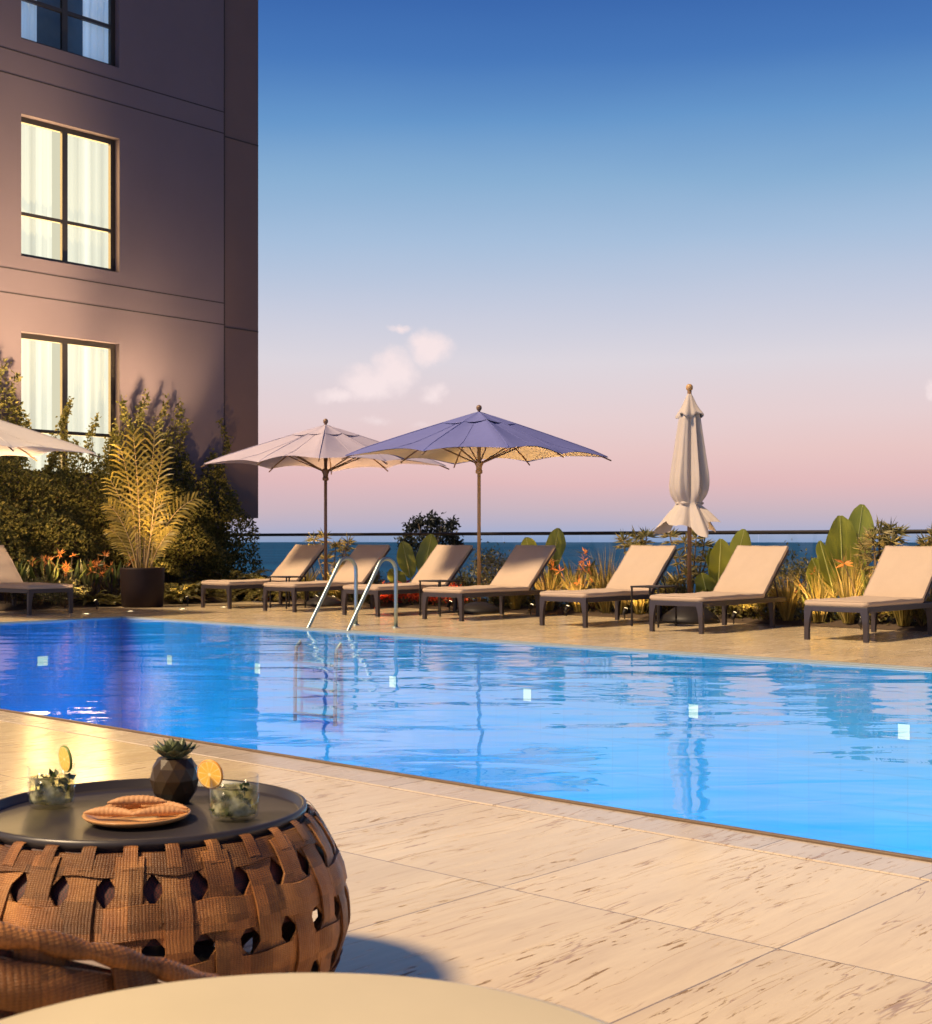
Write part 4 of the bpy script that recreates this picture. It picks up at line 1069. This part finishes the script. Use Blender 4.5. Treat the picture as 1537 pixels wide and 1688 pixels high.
# ------------------------------------------------------------------ woven drum table
PX, PY = (238-CX)/FPX*3.09, 3.09
dpos = cw(PX, PY)
drum = thing('woven_drum_table', 'round brown woven rattan drum table with black tray top', 'coffee table', (dpos.x, dpos.y, 0), HEAD)
prof = [(.365,.0),(.415,.05),(.445,.11),(.460,.18),(.460,.24),(.448,.30),(.425,.36),(.395,.405),(.377,.425),(.372,.44)]
pz = np.array([p[1] for p in prof]); pr = np.array([p[0] for p in prof])
def rad(z): return float(np.interp(z, pz, pr))
def barrel(th, z, off): 
    r = rad(z)+off; return (r*math.cos(th), r*math.sin(th), z)
def ribbon(b, path, wdt, offs, axis, thick=.005, surf=barrel, rfun=rad):
    """path of (th,z); axis: unit (dth*r, dz) across direction"""
    P = []
    for (th, z), o in zip(path, offs):
        r = rfun(z); a, c = axis[0]*wdt/2/r, axis[1]*wdt/2
        z1, z2 = min(max(z-c, .0), .425), min(max(z+c, .0), .425)
        P.append([surf(th-a, z1, o), surf(th, z, o+.0008), surf(th+a, z2, o), surf(th+a, z2, o-thick), surf(th-a, z1, o-thick)])
    b.grid(P, False, True)
NCOL = 29; dth = 2*PI/NCOL; RZ_ = .115; row0 = .36
b = MB()
for k in range(NCOL):
    th = (k+.5)*dth; n = 26
    path = [(th, .0+.42*i/n) for i in range(n+1)]; offs = [.003 + .0046*math.sin(PI*(z-row0)/RZ_ + PI*k) for _, z in path]
    ribbon(b, path, .054, offs, (1,0))
hz_ = [row0+RZ_/2-.005, row0-RZ_/2, row0-1.5*RZ_, row0-2.5*RZ_]
for q, z in enumerate(hz_):
    n = NCOL*6; path = [(2*PI*i/n, z+.003*math.sin(i*.7)) for i in range(n+1)]
    offs = [.003 - .0046*math.sin(PI*(th/dth-.5) + PI/2 + PI*q) for th, _ in path]
    ribbon(b, path, (.062 if q else .05), offs, (0,1))
for k in range(NCOL):
    for sg in (-1, 1):
        n = 40; path = []; offs = []
        for i in range(n+1):
            z = .0+.42*i/n; th = k*dth + sg*(z-(row0-RZ_/2))/RZ_*dth; path.append((th, z)); offs.append(.0006*sg - .0005 + .0016*math.sin(z*55+k))
        ribbon(b, path, .042, offs, (1, 0))
for k in range(NCOL*1):
    th = (k+.5)*dth; a = .014/.38
    P = []
    for (o, z) in ((.008,.398),(.010,.415),(.009,.430),(.002,.437),(-.010,.438)):
        r = (rad(min(z,.44))) + o; P.append([(r*math.cos(th-a), r*math.sin(th-a), z), (r*math.cos(th), r*math.sin(th), z+.001), (r*math.cos(th+a), r*math.sin(th+a), z)])
    b.grid(P)
b.build('woven_shell', M['rattan'], drum)
MB().lathe([(rad(z)-.016, z) for z in np.linspace(.255,.425,8)], 64).build('mesh_liner', M['liner'], drum)
b = MB(); b.lathe([(.0,.428),(.347,.428),(.352,.430),(.356,.446),(.361,.449),(.367,.447),(.369,.436),(.362,.425),(.355,.415),(.0,.414)], 96); b.build('tray', M['tray'], drum)
MB().lathe([(.0,.006),(.34,.006),(.34,.03),(.0,.03)], 48).build('base', M['wood_dark'], drum)
TZ = .4285
def ontab(px, py): return at(px, py, TZ)

# tumblers
def tumbler(px, py, rpx, hpx, label, seed, slice_px, slice_rot, rind, dark):
    p = ontab(px, py); Y = (p - Vector((0,0,0))).dot(FW); k = Y/FPX; r = rpx*k; h = hpx*k
    t = thing('cocktail_tumbler', label, 'glass', (p.x, p.y, TZ), HEAD, 'cocktail glasses on the drum table')
    MB().lathe([(.0,.0005),(r*.80,.0005),(r*.93,.006),(r,.02),(r,h),(r-.0022,h),(r-.0022,.022),(r*.9,.012),(.0,.010)], 48).build('glass', M['tumbler'], t)
    MB().lathe([(.0,.012),(r*.88,.013),(r-.004,.024),(r-.004,h*.72),(r*.6,h*.735),(.0,h*.73)], 40).build('drink', M['drink'], t)
    n = 46; a = rng.uniform(0,2*PI,n); q = np.sqrt(rng.random(n))*(r-.012)
    z = rng.uniform(.05 if dark else .45, .74, n)*h
    pos = np.stack([q*np.cos(a), q*np.sin(a), z], 1)
    b = MB(); b.leaves(pos, rdirs(n, .2), rng.uniform(.018,.032,n), rng.uniform(.012,.02,n)); b.build('mint_leaf', M['mint'], t)
    b = MB()
    for j in range(4):
        rm = Matrix.Rotation(random.random()*3, 4, 'Z') @ Matrix.Rotation(random.random(), 4, 'X')
        b.box((random.uniform(-.4,.4)*r, random.uniform(-.5,-.1)*r, h*random.uniform(.2,.6)), (.022,.022,.022), M=rm)
    b.build('ice_cube', M['tumbler'], t, bevel=.003)
    sx, sy, sr = slice_px
    c = Vector(((sx-px)*k, -.01, (zat(sy, Y)-TZ))); R_ = sr*k
    for part in ('slice',):
        o = bpy.data.objects.new('citrus_slice', None)
    b = MB()
    prof_ = [(0,-.003),(.029,-.003),(.029,.003),(0,.003)]
    v = [(x*math.cos(2*PI*i/40), y, x*math.sin(2*PI*i/40)) for (x, y) in prof_ for i in range(40)]
    fs = [(j*40+i, j*40+(i+1)%40, (j+1)*40+(i+1)%40, (j+1)*40+i) for j in range(3) for i in range(40)]
    b.add(v, fs); o = b.build('citrus_slice', M['citrus'], t); o.location = c; o.rotation_euler = (R(6), slice_rot[1], slice_rot[0]); o.scale = (R_/.031,)*3
    b = MB(); prof_ = [(.0292,-.0034),(.031,-.0028),(.0315,0),(.031,.0028),(.0292,.0034)]
    v = [(x*math.cos(2*PI*i/40), y, x*math.sin(2*PI*i/40)) for (x, y) in prof_ for i in range(40)]
    fs = [(j*40+i, j*40+(i+1)%40, (j+1)*40+(i+1)%40, (j+1)*40+i) for j in range(4) for i in range(40)]
    b.add(v, fs, True); b.build('rind', rind, o)
    return t
tumbler(85, 1330, 38, 68, 'left tumbler of pale iced drink with narrow citrus slice', 1, (110,1250,22), (R(-48),.2), M['rind_green'], False)
tumbler(386, 1350, 41, 72, 'right tumbler packed with dark mint and a round orange slice', 2, (348,1275,24), (R(-22),.1), M['rind_orange'], True)

# plate of pastries
pp = ontab(226, 1354); kk = pp.dot(FW)/FPX
plate = thing('serving_plate', 'small round wooden plate holding finger pastries on the black tray', 'plate', (pp.x, pp.y, TZ), HEAD)
MB().lathe([(.0,.001),(.085,.001),(.112,.011),(.118,.018),(.115,.020),(.106,.015),(.083,.006),(.0,.005)], 56).build('dish', M['plate'], plate)
def pastry(cx_, cy_, z, rz, L, label):
    t = thing('finger_pastry', label, 'pastry', (pp.x+RT.x*cx_+FW.x*cy_, pp.y+RT.y*cx_+FW.y*cy_, TZ+z), HEAD+rz, 'finger pastries on the plate')
    n = 60; pts = []; rs = []
    for i in range(n+1):
        s = i/n; pts.append((L*(s-.5), .006*math.sin(PI*s), .004*math.sin(PI*s))); rs.append(.0112*math.sin(PI*min(max(s,.02),.98))**.6*(1+.045*math.sin(s*75+rz*9)+.05*math.sin(s*9+rz*5)))
    MB().tube(pts, rs, 14).build('crust', M['bread'], t); return t
pastry(-.052,-.03,.0225, R(-10), .125, 'finger pastry lying at the left front of the plate')
pastry(.055,-.025,.0225, R(16), .125, 'finger pastry lying at the right front of the plate')
pastry(-.03,.03,.026, R(30), .12, 'finger pastry leaning up at the back left of the plate')
pastry(.045,.035,.024, R(-12), .13, 'finger pastry lying at the back right of the plate')
pastry(.0,.0,.042, R(6), .13, 'finger pastry lying on top in the middle of the plate')

# faceted pot with succulent
sp = ontab(288, 1322); ks = sp.dot(FW)/FPX
suc = thing('succulent_pot', 'dark faceted ceramic pot holding a green succulent on the tray', 'potted plant', (sp.x, sp.y, TZ), HEAD)
b = MB(); n = 11; rr = [.034,.052,.058,.053,.040]; zz = [.0,.026,.056,.084,.106]; NR = 5; vs = []
for j in range(NR):
    for i in range(n):
        a = 2*PI*(i+.5*(j%2))/n; vs.append((rr[j]*math.cos(a), rr[j]*math.sin(a), zz[j]))
fs = [list(reversed(range(n)))]
for j in range(NR-1):
    for i in range(n):
        i2 = (i+1)%n
        if j % 2 == 0: fs += [(j*n+i, j*n+i2, (j+1)*n+i), (j*n+i2, (j+1)*n+i2, (j+1)*n+i)]
        else: fs += [(j*n+i, j*n+i2, (j+1)*n+i2), (j*n+i, (j+1)*n+i2, (j+1)*n+i)]
vs2 = [(v[0]*.82, v[1]*.82, .104) for v in vs[(NR-1)*n:]]; vs += vs2
for i in range(n): fs.append(((NR-1)*n+i, (NR-1)*n+(i+1)%n, NR*n+(i+1)%n, NR*n+i))
fs.append([NR*n+i for i in range(n)])
b.add(vs, fs); b.build('pot', M['ceramic'], suc)
b = MB()
for ring, (cnt, el, L, wd_) in enumerate(((9,.30,.062,.046),(8,.55,.055,.040),(6,.9,.044,.032),(4,1.25,.032,.022))):
    for i in range(cnt):
        a = 2*PI*i/cnt + ring*.5; d = np.array([math.cos(a)*math.cos(el), math.sin(a)*math.cos(el), math.sin(el)]); sd_ = np.array([-math.sin(a), math.cos(a), 0]); nn = np.cross(d, sd_)*-1
        P = []
        for q in range(7):
            s = q/6; wv = wd_*.5*math.sin(PI*min(1, .22+.78*s))**.8 if s < 1 else 0
            c = np.array([0,0,.104]) + d*L*s + np.array([0,0,1])*.012*s*s; th_ = .006*(1-s*.7)
            P.append([c-sd_*wv, c+nn*-th_*.5, c+sd_*wv, c+nn*th_*.3])
        b.grid(P, True, True)
b.build('succulent_leaf', M['succulent'], suc)

# ------------------------------------------------------------------ cream round table
ctp = cw(-.105*1.5, 1.07)
ct = thing('round_side_table', 'pale cream round tabletop at the bottom edge of the picture', 'table', (ctp.x, ctp.y, 0))
MB().lathe([(.0,.562),(.345,.562),(.358,.567),(.363,.58),(.358,.596),(.345,.60),(.0,.60)], 128).build('tabletop', M['cream_top'], ct)
MB().lathe([(.035,.02),(.03,.3),(.04,.562)], 24).build('leg', M['black_metal'], ct)
MB().lathe([(.0,0),(.22,0),(.22,.012),(.04,.022),(.0,.022)], 48).build('base', M['black_metal'], ct)

# ------------------------------------------------------------------ woven tub chair
ccp = cw(-.72, 1.85)
ch = thing('woven_tub_chair', 'brown woven rattan tub chair with sloping arm at the lower left corner', 'chair', (ccp.x, ccp.y, 0), HEAD)
CR = .45
def ctop(th):        # th measured in camera-aligned frame; the back is towards the camera
    d = (th + PI/2 + PI) % (2*PI) - PI         # 0 at the side facing the camera
    return .305 + .325*max(0, math.cos(min(abs(d)*.9, PI/2)))
def crad(z): return CR - .05*(1-min(1, z/.35))**2 + .02*math.sin(PI*min(1, z/.6))
def csurf(th, z, o): 
    f = z; zz = f*ctop(th); r = crad(zz)+o; return (r*math.cos(th), r*math.sin(th), .03+zz)
b = MB(); ncc = 26
for k in range(ncc):
    th = 2*PI*k/ncc
    P = []
    for i in range(25):
        f = i/24; o = .008*math.sin(PI*f*6+PI*k); P.append([csurf(th-.062, f, o), csurf(th, f, o+.004), csurf(th+.062, f, o), csurf(th+.062, f, o-.008), csurf(th-.062, f, o-.008)])
    b.grid(P, True, True)
for q in range(6):
    f0 = (q+.5)/6; n = ncc*6; P = []
    for i in range(n+1):
        th = 2*PI*i/n; o = -.008*math.sin(PI*(th/(2*PI/ncc))+PI/2+PI*q)
        P.append([csurf(th, f0-.045, o), csurf(th, f0, o+.004), csurf(th, f0+.045, o), csurf(th, f0+.045, o-.008), csurf(th, f0-.045, o-.008)])
    b.grid(P, True, True)
b.build('woven_shell', M['rattan'], ch)
P = []
for i in range(121):
    th = 2*PI*i/120; c = Vector(csurf(th, 1, -.004)); rad_ = Vector((math.cos(th), math.sin(th), 0)); rw = .013*(1+.25*math.sin(i*2.1))
    P.append([tuple(c + rad_*rw*math.cos(a) + Vector((0,0,1))*rw*math.sin(a)) for a in [2*PI*j/10 for j in range(10)]])
MB().grid(P, True, True).build('rolled_rim', M['rattan'], ch)
P = [[csurf(2*PI*i/90, f, -.022) for i in range(90)] for f in (.0,.2,.4,.6,.8,.97)]
MB().grid(P, True, True).build('mesh_liner', M['liner'], ch)  # dark sheet added inside so the weave gaps read as shade
MB().lathe([(.0,.30),(.36,.30),(.385,.32),(.385,.36),(.36,.385),(.0,.39)], 48).build('seat_cushion', M['cushion'], ch)
MB().lathe([(.0,.0),(.36,.0),(.37,.02),(.37,.04),(.0,.04)], 48).build('base', M['wood_dark'], ch)
